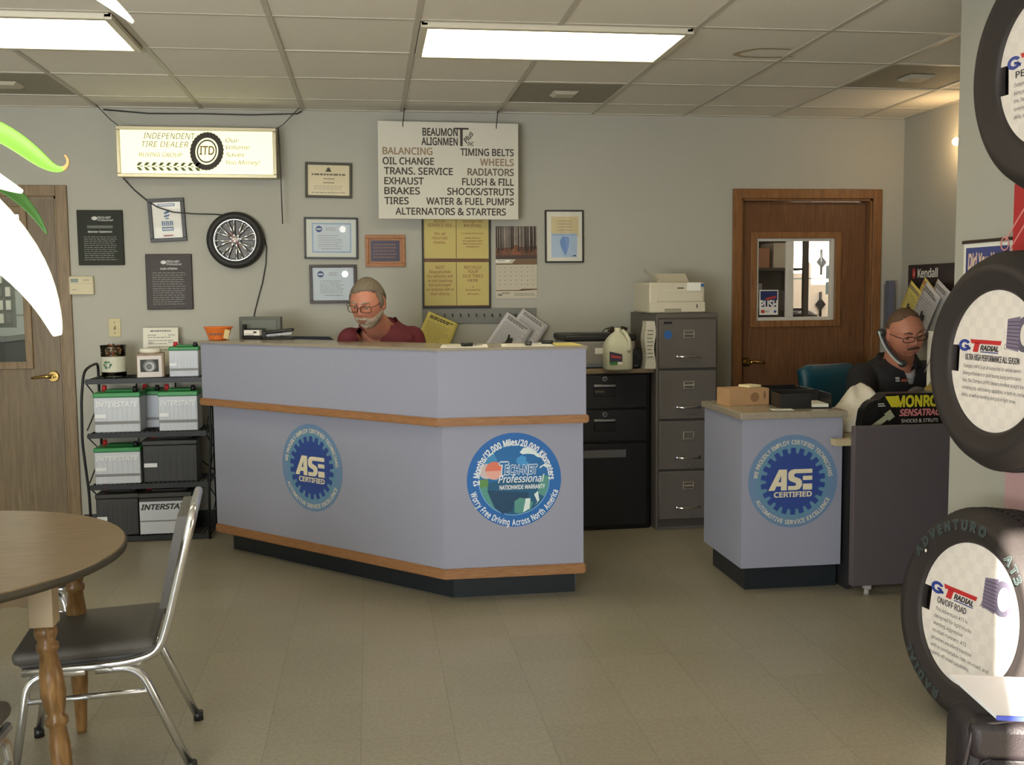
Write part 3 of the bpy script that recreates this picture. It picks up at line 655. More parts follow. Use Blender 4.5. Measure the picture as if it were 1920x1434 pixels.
# calendar
t = thing('wall_calendar', 'wall calendar with a photo of a misty autumn forest', 'calendar', facing(.940, YW, 1.638, 'S'))
cw, ch = .268, .462; b = B().m(mat('calendar_card', (198, 190, 170), .6)).box((0, 0, .003), (cw, ch, .006)); b.build('page', t)
b = B(); z = .0064; x0, x1, y0, y1 = -cw/2, cw/2, ch*.045, ch/2
b.m(mat('forest_mist', (148, 136, 126), .6, var=(14, .25))).poly([(x0, y0), (x1, y0), (x1, y1), (x0, y1)], z)
b.m(mat('forest_floor', (112, 74, 52), .6, var=(60, .4))).poly([(x0, y0), (x1, y0), (x1, y0+.085), (x0, y0+.07)], z+.0003)
b.m(mat('forest_path', (134, 84, 56), .6)).poly([(-.045, y0), (.03, y0), (.012, y0+.09), (-.012, y0+.09)], z+.0006)
b.m(mat('forest_trunk', (50, 38, 32), .6)); R = random.Random(5)
for k in range(22):
    x = x0+.006+k*(cw-.012)/21+R.uniform(-.004, .004); q = R.uniform(.0015, .006)
    if abs(x) < .014: q = .0012
    b.poly([(x-q, y0+R.uniform(.035, .075)), (x+q, y0+R.uniform(.035, .075)), (x+q*.7, y1), (x-q*.7, y1)], z+.0008)
b.m(mat('forest_road', (78, 60, 52), .6)).poly([(x0, y0), (x1, y0), (x1, y0+.026), (x0, y0+.026)], z+.001)
b.build('picture', t)
b = B().m(mat('calendar_brown', (118, 92, 66), .6)); b.poly([(x0, -.014), (x1, -.014), (x1, y0-.001), (x0+.13, y0-.001), (x0+.105, -.006), (x0, -.006)], z); b.poly([(x0, -.176), (x1, -.176), (x1, -.168), (x0+.17, -.168), (x0+.14, -.182), (x0, -.182)], z)
b.m(WHITE).poly([(x0, y0-.02), (x0+.085, y0-.02), (x0+.1, y0-.002), (x0, y0-.002)], z+.0003); b.m(INK).lines(x0+.01, x0+.06, y0-.014, y0-.006, 1, .6, z+.0006, 0)
b.m(mat('calendar_grid', (160, 150, 132), .6))
for i in range(6): b.poly([(x0+.008, -.026-i*.027), (x1-.008, -.026-i*.027), (x1-.008, -.0252-i*.027), (x0+.008, -.0252-i*.027)], z)
for i in range(8): x = x0+.008+i*(cw-.016)/7; b.poly([(x, -.161), (x+.0008, -.161), (x+.0008, -.026), (x, -.026)], z)
b.m(INK)
for i in range(5):
    for j in range(7): b.poly([(x0+.022+j*.036, -.036-i*.027), (x0+.028+j*.036, -.036-i*.027), (x0+.028+j*.036, -.032-i*.027), (x0+.022+j*.036, -.032-i*.027)], z+.0003)
b.m(GREYINK).lines(x0+.12, x1-.01, -.215, -.195, 2, .4, z, .1); b.m(INK).text('GM', x0+.012, -.213, .013, z, bold=.02).lines(x0+.04, x0+.09, -.2, -.192, 1, .6, z, 0)
b.build('lettering', t)

# key rail and what hangs from it
t = thing('key_rail', 'long grey metal rail with small hooks under the yellow notices', 'key rail', facing(.70, YW, 1.300, 'S', -.012))
B().m(mat('rail_grey', (126, 126, 120), .5, .2)).box((0, 0, .006), (.735, .098, .012), None, .002).build('plate', t)
for k in range(14):
    x = -.33+k*.0508; B().m(BLACKM).tube([(x, .012, .012), (x, .006, .03), (x, -.006, .034), (x, -.002, .044)], .003, 6).build('hook', t)
def sheet(label, x, z, y, w, h, roll, m, ink, name='repair_order', grp=None, clip=True, tag_=False, d='S', tilt=-.05, X=None):
    M = facing(x, y, z, d, roll, tilt)
    t = thing(name, label, 'paper', M, grp)
    b = B().m(m); R = random.Random(int(x*1000)+17)
    b.add([(-w/2+w*i/6, -h/2+h*j/8, .0025+.004*math.sin(i*.9+j*.5)*(1 if i in (0, 6) else .3)) for j in range(9) for i in range(7)], [(j*7+i, j*7+i+1, (j+1)*7+i+1, (j+1)*7+i) for j in range(8) for i in range(6)], None, True)
    o = b.build('page', t); s = o.modifiers.new('thickness', 'SOLIDIFY'); s.thickness = .0015; s.offset = -1
    b = B().m(ink); b.lines(-w*.4, w*.4, h*.36, h*.45, 2, .6, .0085, .3, rnd=R); b.m(GREYINK).lines(-w*.42, w*.42, -h*.42, h*.3, 14, .16, .0082, .35, rnd=R); b.build('print', t)
    if tag_:
        b = B().m(INK); b.tube([(-.01, .02, .012), (.0, -.02, .014), (-.006, -.07, .014)], .006, 6); b.box((.012, -.02, .014), (.028, .05, .006), rotm('Z', .3), .002); b.m(mat('key_red', (90, 50, 50), .4)).box((-.004, -.07, .014), (.012, .05, .005), rotm('Z', -.15), .002); b.build('key', t)
    return t
sheet('yellow work order sheet hanging at a slant from the left end of the key rail', .410, 1.178, YW-.070, .205, .25, -.42, YPAPER, INK)
sheet('white work order with keys in front, hanging at a slant from the key rail', .875, 1.155, YW-.078, .205, .27, -.62, mat('sheet_white', (205, 202, 204), .6), GREYINK, tag_=True)
sheet('white work order hanging behind the one with keys at the right end of the rail', .985, 1.185, YW-.056, .205, .25, -.62, mat('sheet_white'), GREYINK)
# ------------------------------------------------------------------ reception counter, decals
LAM = mat('grey_laminate', (150, 152, 168), .5, var=(420, .06)); LAMT = mat('laminate_top', (150, 140, 122), .22, var=(60, .08)); KICK = mat('black_kick', (30, 36, 42), .4)
RAILW = wood('oak_rail', (164, 120, 82), (136, 94, 58), (3, 3, 40))
S2 = math.sqrt(.5)
def outline(fx, fy, xr, L, dep):
    """corner (fx, fy), right end x, length of the 45 degree side, depth behind the faces"""
    a = Vector((fx-L*S2, fy+L*S2)); c = Vector((fx, fy)); e = Vector((xr, fy)); k = dep*math.tan(PI/8)
    return [tuple(v) for v in (a, c, e, e+Vector((0, dep)), c+Vector((k, dep)), a+Vector((dep*S2, dep*S2)))]
ct = thing('reception_counter', 'grey angled reception counter with two round decals and oak edge strips', 'counter', tr(0, 0, 0))
B().m(LAM).poly(outline(.318, 4.70, .983, 1.70, .06), .145, .86).build('lower_panel', ct)
B().m(LAM).poly(outline(.300, 4.66, .990, 1.755, .38), .86, 1.182).build('upper_panel', ct)
B().m(LAMT).poly(outline(.296, 4.652, .996, 1.765, .39), 1.182, 1.194).build('ledge_top', ct)
B().m(KICK).poly(outline(.365, 4.765, .953, 1.65, .05), 0, .145).build('kick_plate', ct)
def strip(fx, fy, xr, L, z0, z1, d):
    b = B().m(RAILW); o = outline(fx, fy, xr, L, d); k = len(o)
    b.poly(o, z0, z1); bmesh.ops.bevel(b.bm, geom=[e for e in b.bm.edges], offset=.006, segments=2, affect='EDGES')
    b.build('edge_strip', ct)
strip(.290, 4.640, 1.0, 1.765, .836, .874, .04); strip(.317, 4.682, .992, 1.715, .110, .158, .04)
B().m(mat('desk_top', (142, 134, 118), .4)).poly(outline(.345, 4.77, .95, 1.58, .34), .72, .75).build('work_surface', ct)
b = B().m(LAM); b.b2(.95, .97, 4.82, 5.18, 0, .72); b.build('end_panel', ct)

CR = mat('decal_cream', (226, 216, 186), .5); DB = mat('decal_blue', (46, 72, 142), .5); DR = mat('decal_ring', (106, 136, 170), .5); DT = mat('decal_teal', (98, 140, 166), .5)
def ase_decal(parent, M, R):
    b = B().at(M); b.m(DR).disc(R, .0012, n=64); b.m(DT).disc(R*.80, .0016, n=64)
    g = []; n = 22
    for i in range(n):
        a = 2*PI*i/n
        for da, r in ((-.10, .60), (-.075, .725), (.075, .725), (.10, .60)): g.append((R*r*math.sin(a+da), R*r*math.cos(a+da)))
    b.m(DB).disc(R*.605, .0019, n=48).poly(g, .0020)
    b.m(CR); z = .0024; u = R/5.4*1.0
    # A, S and a barred E, slanted
    def q(p): b.poly([(x*R, y*R) for x, y in p], z)
    q([(-.55, -.19), (-.32, .26), (-.14, .26), (-.14, -.19), (-.27, -.19), (-.27, -.10), (-.375, -.10), (-.41, -.19)])
    b.m(DB).poly([(x*R, y*R) for x, y in [(-.33, -.01), (-.27, .13), (-.27, -.01)]], z+.0004); b.m(CR)
    q([(.43, .26), (.43, .17), (.05, .17), (.02, .14), (.03, .10), (.16, .05), (.20, .0), (.20, -.10), (.15, -.17), (.08, -.19), (-.11, -.19), (-.11, -.10), (.04, -.10), (.07, -.08), (.06, -.04), (-.07, .01), (-.11, .06), (-.11, .18), (-.06, .24), (.02, .26)])
    for y0, y1 in ((.02, .11), (-.19, -.06+.0)): q([(.22, y0), (.43, y0), (.43, y1), (.22, y1)])
    b.text('CERTIFIED', 0, -.335*R, .105*R, z, w=.84*R, align='c', bold=.025)
    b.arc('WE PROUDLY EMPLOY CERTIFIED TECHNICIANS', R*.845, PI/2, R*.088, z, span=2.95, bold=.012)
    b.arc('AUTOMOTIVE SERVICE EXCELLENCE', R*.885, -PI/2, R*.088, z, span=2.25, inward=True, bold=.012)
    return b.build('decal', parent)
c45 = Vector((.318, 4.70)); dd = Vector((-S2, S2))
mid = c45+dd*((Vector((-.302, 5.347))-c45).dot(dd))
ase_decal(ct, facing(mid.x, mid.y, .552, 'SW'), .228)
# round warranty decal on the right face
b = B().at(facing(.653, 4.70, .569, 'S')); R = .223
b.m(mat('warranty_blue', (34, 104, 176), .45)).disc(R, .0012, n=72); b.m(mat('warranty_light', (130, 185, 225), .45)).disc(R*.755, .0016, n=64); b.m(mat('warranty_sea', (28, 106, 168), .45)).disc(R*.74, .0019, n=64)
def pg(name, c, pts, z): b.m(mat(name, c, .5)).poly([(x*R, y*R) for x, y in pts], z)
def clipc(pts, r=.735): return [(x, y) if math.hypot(x, y) <= r else (x*r/math.hypot(x, y), y*r/math.hypot(x, y)) for x, y in pts]
arc_ = lambda a0, a1, n=14: [(.735*math.cos(a0+(a1-a0)*i/n), .735*math.sin(a0+(a1-a0)*i/n)) for i in range(n+1)]
pg('warranty_sky', (62, 140, 190), arc_(2.2, 3.05)+[(-.35, .0), (-.3, .3)], .0021)
pg('warranty_teal', (30, 92, 128), arc_(3.25, 6.1, 24)+[(.4, -.02), (-.2, .02)], .0022)
pg('warranty_green', (86, 150, 140), arc_(3.15, 4.3)+[(-.38, -.55), (-.52, -.3), (-.6, -.05)], .0024)
pg('warranty_grass', (96, 146, 82), arc_(3.1, 3.35, 5)+[(-.55, -.12), (-.55, .03)], .0026)
pg('warranty_green', (86, 150, 140), [(.0, -.45), (.12, -.38), (.3, -.42), (.4, -.5), (.34, -.64), (.12, -.72), (.0, -.7)], .0026)
pg('warranty_green', (86, 150, 140), arc_(5.75, 6.35, 8)+[(.6, .1), (.52, -.1), (.5, -.3)], .0026)
pg('warranty_navy', (26, 70, 104), [(-.58, -.2), (.3, -.28), (.3, -.42), (.02, -.44), (-.05, -.66), (-.25, -.72), (-.42, -.58), (-.5, -.4)], .0025)
pg('warranty_white', (222, 236, 232), [(.12, .58), (.2, .68), (.34, .67), (.48, .56), (.6, .46), (.5, .47), (.42, .53), (.3, .55), (.18, .54)], .0028)
pg('warranty_cloud', (66, 150, 210), [(.05, .45), (.16, .52), (.26, .48), (.26, .4), (.32, .34), (.3, .25), (.2, .28), (.05, .36)], .0028)
pg('warranty_white', (222, 236, 232), [(.24, -.4), (.34, -.4), (.32, -.62), (.18, -.7)], .0029); pg('warranty_white', (222, 236, 232), [(.5, -.25), (.53, -.45), (.43, -.56), (.49, -.48), (.42, -.32)], .0029)
pg('warranty_white', (222, 236, 232), [(.55, .27), (.68, .34), (.70, .24), (.62, .28), (.54, .22)], .0029)
b.m(mat('warranty_haze', (205, 190, 190), .5)).disc(.16*R, .0027, (-.58*R, .2*R), 20)
b.m(mat('warranty_coral', (222, 120, 96), .5)).disc(.19*R, .0030, (-.42*R, .21*R), 28); b.m(mat('warranty_pink', (226, 170, 156), .5)).poly([(-.6*R, .2*R)]+[((-.42+.19*math.cos(a))*R, (.21+.19*math.sin(a))*R) for a in [PI+i*PI/12 for i in range(13)]], .0032)
WTL = mat('warranty_letter', (232, 238, 240), .5)
for s, m_, z in ((.03, WTL, .0034), (.0, mat('warranty_mid', (46, 116, 176), .5), .0036)):
    b.m(m_).text('T', -.30*R, .125*R, .245*R, z, w=.17*R, bold=.03+s, shear=.1).text('ECH-NET', -.19*R, .13*R, .175*R, z, w=.68*R, bold=.03+s, shear=.1)
b.m(WTL).text('Professional', -.34*R, -.05*R, .15*R, .0036, w=.98*R, bold=.01, shear=.3); b.text('NATIONWIDE WARRANTY', -.31*R, -.195*R, .085*R, .0036, w=.96*R, bold=.02)
b.arc('12 Months/12,000 Miles/20,000 Kilometers', R*.80, PI/2+.06, R*.125, .0034, span=3.3, bold=.03); b.arc('Worry Free Driving Across North America', R*.905, -PI/2, R*.125, .0034, span=2.62, inward=True, bold=.02)
b.build('decal', ct)

# small counter
sc_ = thing('side_counter', 'small grey counter with one round blue gear decal', 'counter', tr(0, 0, 0))
B().m(LAM).b2(1.728, 2.228, 4.60, 5.15, .12, .838).build('body', sc_)
B().m(LAMT).b2(1.712, 2.242, 4.575, 5.16, .838, .87, .004).build('top', sc_)
B().m(KICK).b2(1.768, 2.232, 4.655, 5.12, 0, .12).build('kick_plate', sc_)
ase_decal(sc_, facing(1.982, 4.60, .534, 'S'), .223)

# divider panel and desk
t = thing('divider_panel', 'dark grey fabric divider panel standing beside the small counter', 'divider panel', tr(0, 0, 0))
DG = mat('divider_fabric', (84, 76, 80), .85, var=(240, .06)); B().m(DG).b2(2.226, 3.02, 4.47, 4.51, .045, .805, .004).build('panel', t)
for x in (2.31, 2.93): B().m(mat('foot_plastic', (170, 165, 160), .5)).box((x, 4.49, .05), (.032, .036, .05), None, .004).cyl((x, 4.49, 0), (x, 4.49, .03), .014, .01).build('foot', t)
t = thing('desk', 'desk with a cream edge behind the dark divider panel', 'desk', tr(0, 0, 0))
b = B().m(mat('desk_cream', (186, 170, 134), .45)).poly([(2.155, 4.515), (3.5, 4.515), (3.5, 5.05), (2.25, 5.05), (2.25, 4.572), (2.155, 4.572)], .71, .74); b.build('top', t)
B().m(mat('desk_dark', (42, 40, 42), .5)).b2(2.25, 2.27, 4.58, 4.96, 0, .71).build('side_panel', t); B().m(mat('desk_dark')).b2(3.44, 3.46, 4.56, 4.96, 0, .71).build('side_panel', t)

# ------------------------------------------------------------------ file cabinets
FG = mat('cabinet_grey', (98, 92, 86), .45, .1, var=(3, .04)); FGD = mat('cabinet_dark', (66, 62, 58), .5)
t = thing('file_cabinet', 'tall grey four drawer metal filing cabinet left of the oak door', 'filing cabinet', tr(1.88, 5.93, 0))
b = B().m(FG); b.b2(-.19, .19, .012, .62, 0, 1.312, .003); b.m(FGD).b2(-.178, .178, .006, .014, .02, 1.285); b.build('body', t)
lbls = [(206, 196, 168), (228, 224, 208), None, (200, 178, 150)]
for k in range(4):
    z1 = 1.276-k*.305; z0 = z1-.292; b = B().m(FG).b2(-.176, .176, -.014, .012, z0, z1, .004); dr = b.build('drawer', t)
    b = B().m(mat('label_frame', (176, 168, 150), .35, .6)); zc = z1-.088; frame_ring(b, .068, .048, .006, .005); o = b.build('label_holder', dr, facing(.005, -.014, zc, 'S'))
    if lbls[k]: B().m(mat('drawer_card_%d' % k, lbls[k], .6)).box((.005, -.0155, zc), (.054, .034, .002)).build('card', dr)
    b = B().m(CHROME).tube([(-.065, -.014, z1-.222), (-.06, -.034, z1-.222), (-.03, -.042, z1-.222), (.03, -.042, z1-.222), (.06, -.034, z1-.222), (.065, -.014, z1-.222)], .007, 8); b.box((-.07, -.016, z1-.222), (.02, .004, .018)).box((.07, -.016, z1-.222), (.02, .004, .018)); b.build('handle', dr)
    B().m(mat('dull_metal', (140, 138, 132), .4, .7)).cyl((.005, -.014, z1-.268), (.005, -.019, z1-.268), .006, n=12).build('lock', dr)
    if k == 0:
        B().m(mat('round_sticker', (44, 96, 160), .5)).disc(.026, .0145, (-.125, z1-.09), 24, M=rotm('X', PI/2)).build('sticker', dr)
        B().m(BLACKP).box((-.125, -.0155, z1-.02), (.05, .002, .012)).build('badge', dr)
BC = mat('safe_black', (22, 22, 25), .3, .2); BC2 = mat('safe_edge', (38, 38, 42), .3, .3)
t = thing('black_cabinet', 'black metal cabinet with two drawers and a door beside the grey filing cabinet', 'cabinet', tr(1.385, 6.0, 0))
b = B().m(BC).b2(-.285, .285, .012, .55, 0, .955, .003); b.build('body', t)
B().m(mat('cabinet_top_tan', (138, 120, 92), .4)).b2(-.292, .305, -.012, .56, .955, .982, .003).build('top', t)
def dz(n, z0, z1): return B().m(BC2).b2(-.262, .262, -.01, .012, z0, z1, .004).build(n, t)
SIL = mat('satin_silver', (150, 150, 156), .3, .8)
for z0, z1 in ((.745, .945), (.545, .735)):
    d = dz('drawer', z0, z1); B().m(SIL).box((0, -.016, z1-.062), (.135, .014, .016), None, .003).build('handle', d)
    b = B().m(BC).box((0, -.012, z1-.10), (.13, .006, .055), None, .003); b.build('pull_recess', d)
    b = B().m(SIL); zz = z1-.02 if z1 > .8 else z1-.025; b.cyl((0, -.01, zz), (0, -.024, zz), .017, .014, 20); b.m(BC).cyl((0, -.0235, zz), (0, -.026, zz), .008, n=12); b.build('lock', d)
B().m(mat('gold_print', (150, 140, 120), .4, .5)).text('Sentry', -.06, 0, .014, .0, M=facing(0, -.0155, .842, 'S'), bold=.01).build('badge', t)
d = dz('door', .03, .53); B().m(mat('grey_plate', (116, 116, 122), .4, .4)).box((0, -.014, .47), (.26, .008, .046)).build('label_plate', d)
b = B().m(SIL).cyl((-.215, -.01, .33), (-.215, -.03, .33), .014); b.tube([(-.215, -.028, .33), (-.215, -.034, .28)], .008); b.build('handle', d)

# ------------------------------------------------------------------ printers, jug and company
PC = mat('printer_cream', (202, 194, 172), .5); PS = mat('printer_shade', (150, 144, 126), .5)
t = thing('laser_printer', 'cream laser printer on top of the grey filing cabinet', 'printer', tr(1.825, 5.96, 1.312))
b = B().m(PC).b2(-.172, .172, 0, .38, .002, .185, .012); b.build('body', t)
b = B().m(PC).b2(-.125, .155, -.006, .004, .07, .125, .003); b.build('front_cover', t)
b = B().m(PC).b2(-.172, .172, -.005, .004, .008, .066, .002); b.m(PS).b2(-.08, .02, -.014, -.002, .002, .028, .004); b.m(BLACKP).b2(.118, .124, -.0065, -.004, .03, .052); b.build('paper_tray', t)
b = B().m(PC); b.box((0, 0, 0), (.20, .005, .11), tr(.015, .17, .21) @ rotm('X', -1.0), .002); b.m(PS).box((0, 0, 0), (.20, .004, .02), tr(-.09, .15, .2) @ rotm('Y', .7)); b.build('output_flap', t)
b = B().m(WHITE).box((.1, -.006, .158), (.085, .001, .048)); b.m(mat('round_sticker')).disc(.010, .0066, (.154, .166), 16, M=rotm('X', PI/2)); b.m(INK).box((.02, -.0008, .15), (.04, .001, .006)); b.build('label', t)
t = thing('laser_printer', 'grey and black laser printer behind the white jug on the black cabinet', 'printer', tr(1.385, 6.08, .982))
b = B().m(mat('printer_grey', (140, 136, 132), .5)).b2(-.215, .215, 0, .4, .003, .165, .012); b.build('body', t)
b = B().m(mat('printer_black', (36, 34, 34), .45)).b2(-.222, .222, -.004, .405, .165, .205, .012); b.m(BLACKP).b2(-.12, .16, .03, .3, .203, .209); b.build('top_cover', t)
b = B().m(WHITE).box((.0, -.002, .105), (.075, .002, .036)); b.m(GREYINK).box((.02, -.002, .148), (.06, .002, .006)); b.build('label', t)
b = B().m(mat('printer_blue', (110, 116, 130), .5)).b2(-.09, .09, -.008, .0, .006, .03, .003); b.build('paper_tray', t)
# jug
t = thing('fluid_jug', 'translucent gallon jug of washer fluid with a small dark label', 'jug', tr(1.452, 5.93, .982))
JM = mat('jug_plastic', (212, 212, 188), .35, spec=.5, sss=.3); hw = .082
prof = [(.90, 0), (1.0, .01), (1.0, .135), (.96, .155), (.80, .185), (.55, .208), (.27, .226), (.24, .232), (.24, .25)]
b = B().m(JM); n = 32; vs = []; fs = []
for r, z in prof:
    for i in range(n):
        a = 2*PI*i/n; e = 4 if r > .9 else 3 if r > .6 else 2
        cx, sx = math.cos(a), math.sin(a); k = (abs(cx)**e+abs(sx)**e)**(-1/e)
        vs.append((hw*r*k*cx, hw*r*k*sx*.95, z))
for j in range(len(prof)-1):
    for i in range(n): fs.append((j*n+i, j*n+(i+1) % n, (j+1)*n+(i+1) % n, (j+1)*n+i))
fs += [tuple(reversed(range(n))), tuple(range((len(prof)-1)*n, len(prof)*n))]
b.add(vs, fs, None, True); b.build('bottle', t)
B().m(JM).tube([(.02, -.035, .235), (.035, -.06, .215), (.048, -.086, .18), (.05, -.084, .13), (.046, -.074, .11)], .011, 8).build('handle', t)
b = B().at(facing(-.030, -.0795, .072, 'S')); b.m(mat('jug_label', (58, 54, 78), .5)).poly([(-.038, -.02), (.038, -.02), (.038, .024), (-.038, .042)], 0, .002); b.m(mat('jug_label_red', (190, 70, 70), .5)).poly([(-.03, .006), (.032, .0), (.032, .01), (-.03, .022)], .0022); b.m(mat('jug_label_green', (60, 130, 70), .5)).poly([(-.038, -.036), (.01, -.036), (.01, -.02), (-.038, -.02)], 0, .002); b.m(WHITE).poly([(.01, -.036), (.038, -.036), (.038, -.02), (.01, -.02)], 0, .002); b.build('label', t)
t = thing('desk_speaker', 'small black speaker between the jug and the standing catalog', 'speaker', tr(1.578, 5.99, .982))
B().m(BLACKP).box((0, .03, .058), (.07, .075, .112), None, .016).build('housing', t); b = B().m(mat('speaker_cone', (40, 42, 52), .3)).lathe([(0, -.004), (.018, -.002), (.026, .004), (.028, .0)], 24, facing(0, -.008, .068, 'S')); b.build('cone', t)
B().m(SIL).box((0, -.0085, .018), (.022, .002, .006)).build('badge', t)
t = thing('catalog', 'thick white catalog standing upright against the grey filing cabinet', 'catalog', tr(1.655, 5.95, .982))
b = B().m(mat('page_block', (196, 190, 172), .7, var=(40, .08, (1, 1, 12)))); vs = [];
b.add([(x+.006*math.sin(z*9+x*30), y, z*.285) for z in [i/10 for i in range(11)] for x, y in ((-.028, 0), (.028, -.008), (.028, .09), (-.028, .09))], [(4*i+j, 4*i+(j+1) % 4, 4*i+4+(j+1) % 4, 4*i+4+j) for i in range(10) for j in range(4)]+[(0, 1, 2, 3), (40, 41, 42, 43)]); b.build('pages', t)
b = B().m(INK); b.lines(-.02, .02, .06, .24, 8, .2, .008, .4, M=facing(0, -.002, 0, 'S')); b.build('print', t)
t = thing('sunglasses', 'dark sunglasses lying on top of the grey and black printer', 'sunglasses', tr(1.50, 6.14, 1.191))
b = B().m(mat('tinted_lens', (60, 44, 34), .15))
for s in (-1, 1): b.ball((s*.034, 0, .022), (.027, .006, .02))
b.build('lens', t); b = B().m(BLACKP).tube([(-.065, .0, .03), (0, -.004, .034), (.065, 0, .03)], .004, 6)
for s in (-1, 1): b.tube([(s*.065, 0, .03), (s*.068, .06, .02), (s*.066, .12, .004)], .003, 6)
b.build('frame', t)

# ------------------------------------------------------------------ battery rack
RX0, RX1, RY0, RY1 = -1.665, -.955, 6.20, 6.50
t = thing('wire_rack', 'black wire rack of four shelves loaded with batteries beside the left door', 'rack', tr(0, 0, 0))
SH = [.035, .345, .650, .968]
for z in SH:
    b = B().m(BLACKM); b.b2(RX0+.02, RX1-.02, RY0, RY0+.008, z-.03, z); b.b2(RX0+.02, RX1-.02, RY1-.008, RY1, z-.03, z)
    for i in range(25): x = RX0+.03+i*(RX1-RX0-.06)/24; b.cyl((x, RY0+.004, z-.005), (x, RY1-.004, z-.005), .003, n=6)
    for x in (RX0+.02, RX1-.02): b.cyl((x, RY0, z-.015), (x, RY1, z-.015), .005, n=6)
    b.build('shelf', t)
for x, s in ((RX0, 1), (RX1, -1)):
    b = B().m(BLACKM); b.tube(rounded([(x+s*.02, RY0, 0), (x+s*.014, RY0, .3), (x-s*.008, RY0-.01, .60), (x-s*.004, RY0-.004, .85), (x+s*.014, RY0, 1.01), (x+s*.02, RY0+.1, 1.035), (x+s*.02, RY1, 1.045), (x+s*.02, RY1, 0)], .05), .008, 8); b.build('post', t)
    for z0, z1 in ((.05, .33), (.36, .63), (.67, .95)):
        B().m(BLACKM).tube([(x+s*.02, RY0, z0), (x+s*.02, RY1, z0+.14), (x+s*.02, RY0, z1)], .004, 6).build('brace', t)
for x in (RX0+.24, RX1-.24): B().m(BLACKM).cyl((x, RY1, .0), (x, RY1, .97), .005, n=6).build('back_wire', t)
b = B().m(BLACKM).tube([(RX0+.02, RY1, .36), (-1.31, RY1+.004, .63), (RX1-.02, RY1, .36)], .004, 6); b.build('brace', t)

BW = mat('battery_white', (196, 200, 208), .5, var=(40, .03, (30, 1, .2))); BG = mat('battery_green', (52, 138, 76), .45); BBK = mat('battery_black', (44, 44, 42), .5); BLT = mat('battery_letter', (226, 228, 230), .5)
def battery(label, x, y, z, w, h, d, dark=False, word=None, rot=0, rows=1, band=False, terms='rb'):
    t = thing('car_battery', label, 'battery', tr(x, y, z) @ rotm('Z', rot), 'car batteries on the rack')
    cm = BBK if dark else BW
    b = B().m(cm).b2(-w/2, w/2, -d/2, d/2, 0, h*.84, .006)
    for i in range(9): xx = -w/2+w*(i+.5)/9; b.box((xx, -d/2, h*.38), (.003, .004, h*.6))
    b.build('case', t)
    b = B().m(BBK if dark else BG).b2(-w/2-.004, w/2+.004, -d/2-.004, d/2+.004, h*.84, h*.95, .006).b2(-w*.3, w*.38, -d*.2, d*.45, h*.95, h, .006); b.build('lid', t)
    for s, m_ in ((-1, RED), (1, BLACKP)):
        B().m(m_).cyl((s*w*.38, d*.28*s*-1, h*.95), (s*w*.38, d*.28*s*-1, h*1.09), .016, .011, 12).build('terminal', t)
    b = B().at(facing(0, -d/2-.0025, 0, 'S'))
    if band: b.m(BW).poly([(-w*.49, .006), (w*.49, .006), (w*.49, h*.76), (-w*.49, h*.76)], .001); b.m(mat('battery_rule', (150, 166, 186), .5)).poly([(-w*.49, h*.3), (w*.49, h*.3), (w*.49, h*.33), (-w*.49, h*.33)], .0014)
    if word: b.m(INK if band else BLT).text('INTERSTATE', 0, h*(.62 if not band else .58), h*.115, .0018, w=w*.92, align='c', bold=.03, shear=.25)
    if not band: b.m(BLT).poly([(-w*.48, h*.35), (-w*.24, h*.35), (-w*.24, h*.44), (-w*.48, h*.44)], .0014); 
    if not dark and not band: b.m(mat('battery_rule')).poly([(-w*.49, h*.2), (w*.49, h*.2), (w*.49, h*.27), (-w*.49, h*.27)], .0012)
    b.build('lettering', t); return t
battery('white battery with green lid and faded lettering at the left of the second shelf', -1.478, 6.30, .652, .258, .245, .175, word=1)
battery('white battery with a grey side standing behind the left one on the second shelf', -1.335, 6.474, .652, .12, .235, .15)
battery('white battery with green lid at the right of the second shelf, by the counter edge', -1.133, 6.30, .652, .222, .245, .175, word=1)
battery('white battery with green lid alone on the left of the third shelf', -1.488, 6.30, .347, .258, .225, .175, word=1)
battery('black battery on the right of the third shelf', -1.190, 6.31, .347, .31, .262, .18, dark=True)
battery('black battery with a small white tag at the left of the lowest shelf', -1.502, 6.31, .037, .24, .262, .18, dark=True)
battery('black battery with a large white label on the lowest shelf, behind the chair back', -1.225, 6.29, .037, .30, .262, .17, dark=True, word=1, band=True)
battery('plain white battery with green lid and no lettering on the top shelf', -1.092, 6.30, .970, .168, .185, .15)
# jar of sweets
t = thing('candy_jar', 'clear jar of brown wrapped candies with a recycling label on the top shelf', 'jar', tr(-1.503, 6.29, .970))
b = B().m(glass('jar_glass', (240, 240, 230))); b.lathe([(.0, .002), (.066, .002), (.07, .01), (.07, .17), (.074, .19), (.071, .19), (.067, .17), (.067, .012), (0, .006)], 40); b.build('glass', t)
b = B().m(mat('jar_label', (200, 200, 182), .6)).lathe([(.0712, .035), (.0712, .125)], 40); b.build('label', t)
b = B().m(mat('recycle_green', (58, 104, 70), .6))
for k in range(3):
    a = 2*PI*k/3+PI/2; T = tr(-.018, -.0722, .078) @ rotm('X', PI/2) @ rotm('Z', a)
    b.poly([(.012, -.014), (.02, -.014), (.02, .006), (.026, .006), (.015, .02), (.004, .006), (.012, .006)], 0, .001, T)
b.build('label_mark', t)
b = B(); R = random.Random(9); cs = [mat('candy_%d' % i, c, .35) for i, c in enumerate([(120, 60, 40), (70, 60, 40), (196, 150, 110), (60, 80, 60), (150, 80, 60), (210, 190, 160)])]
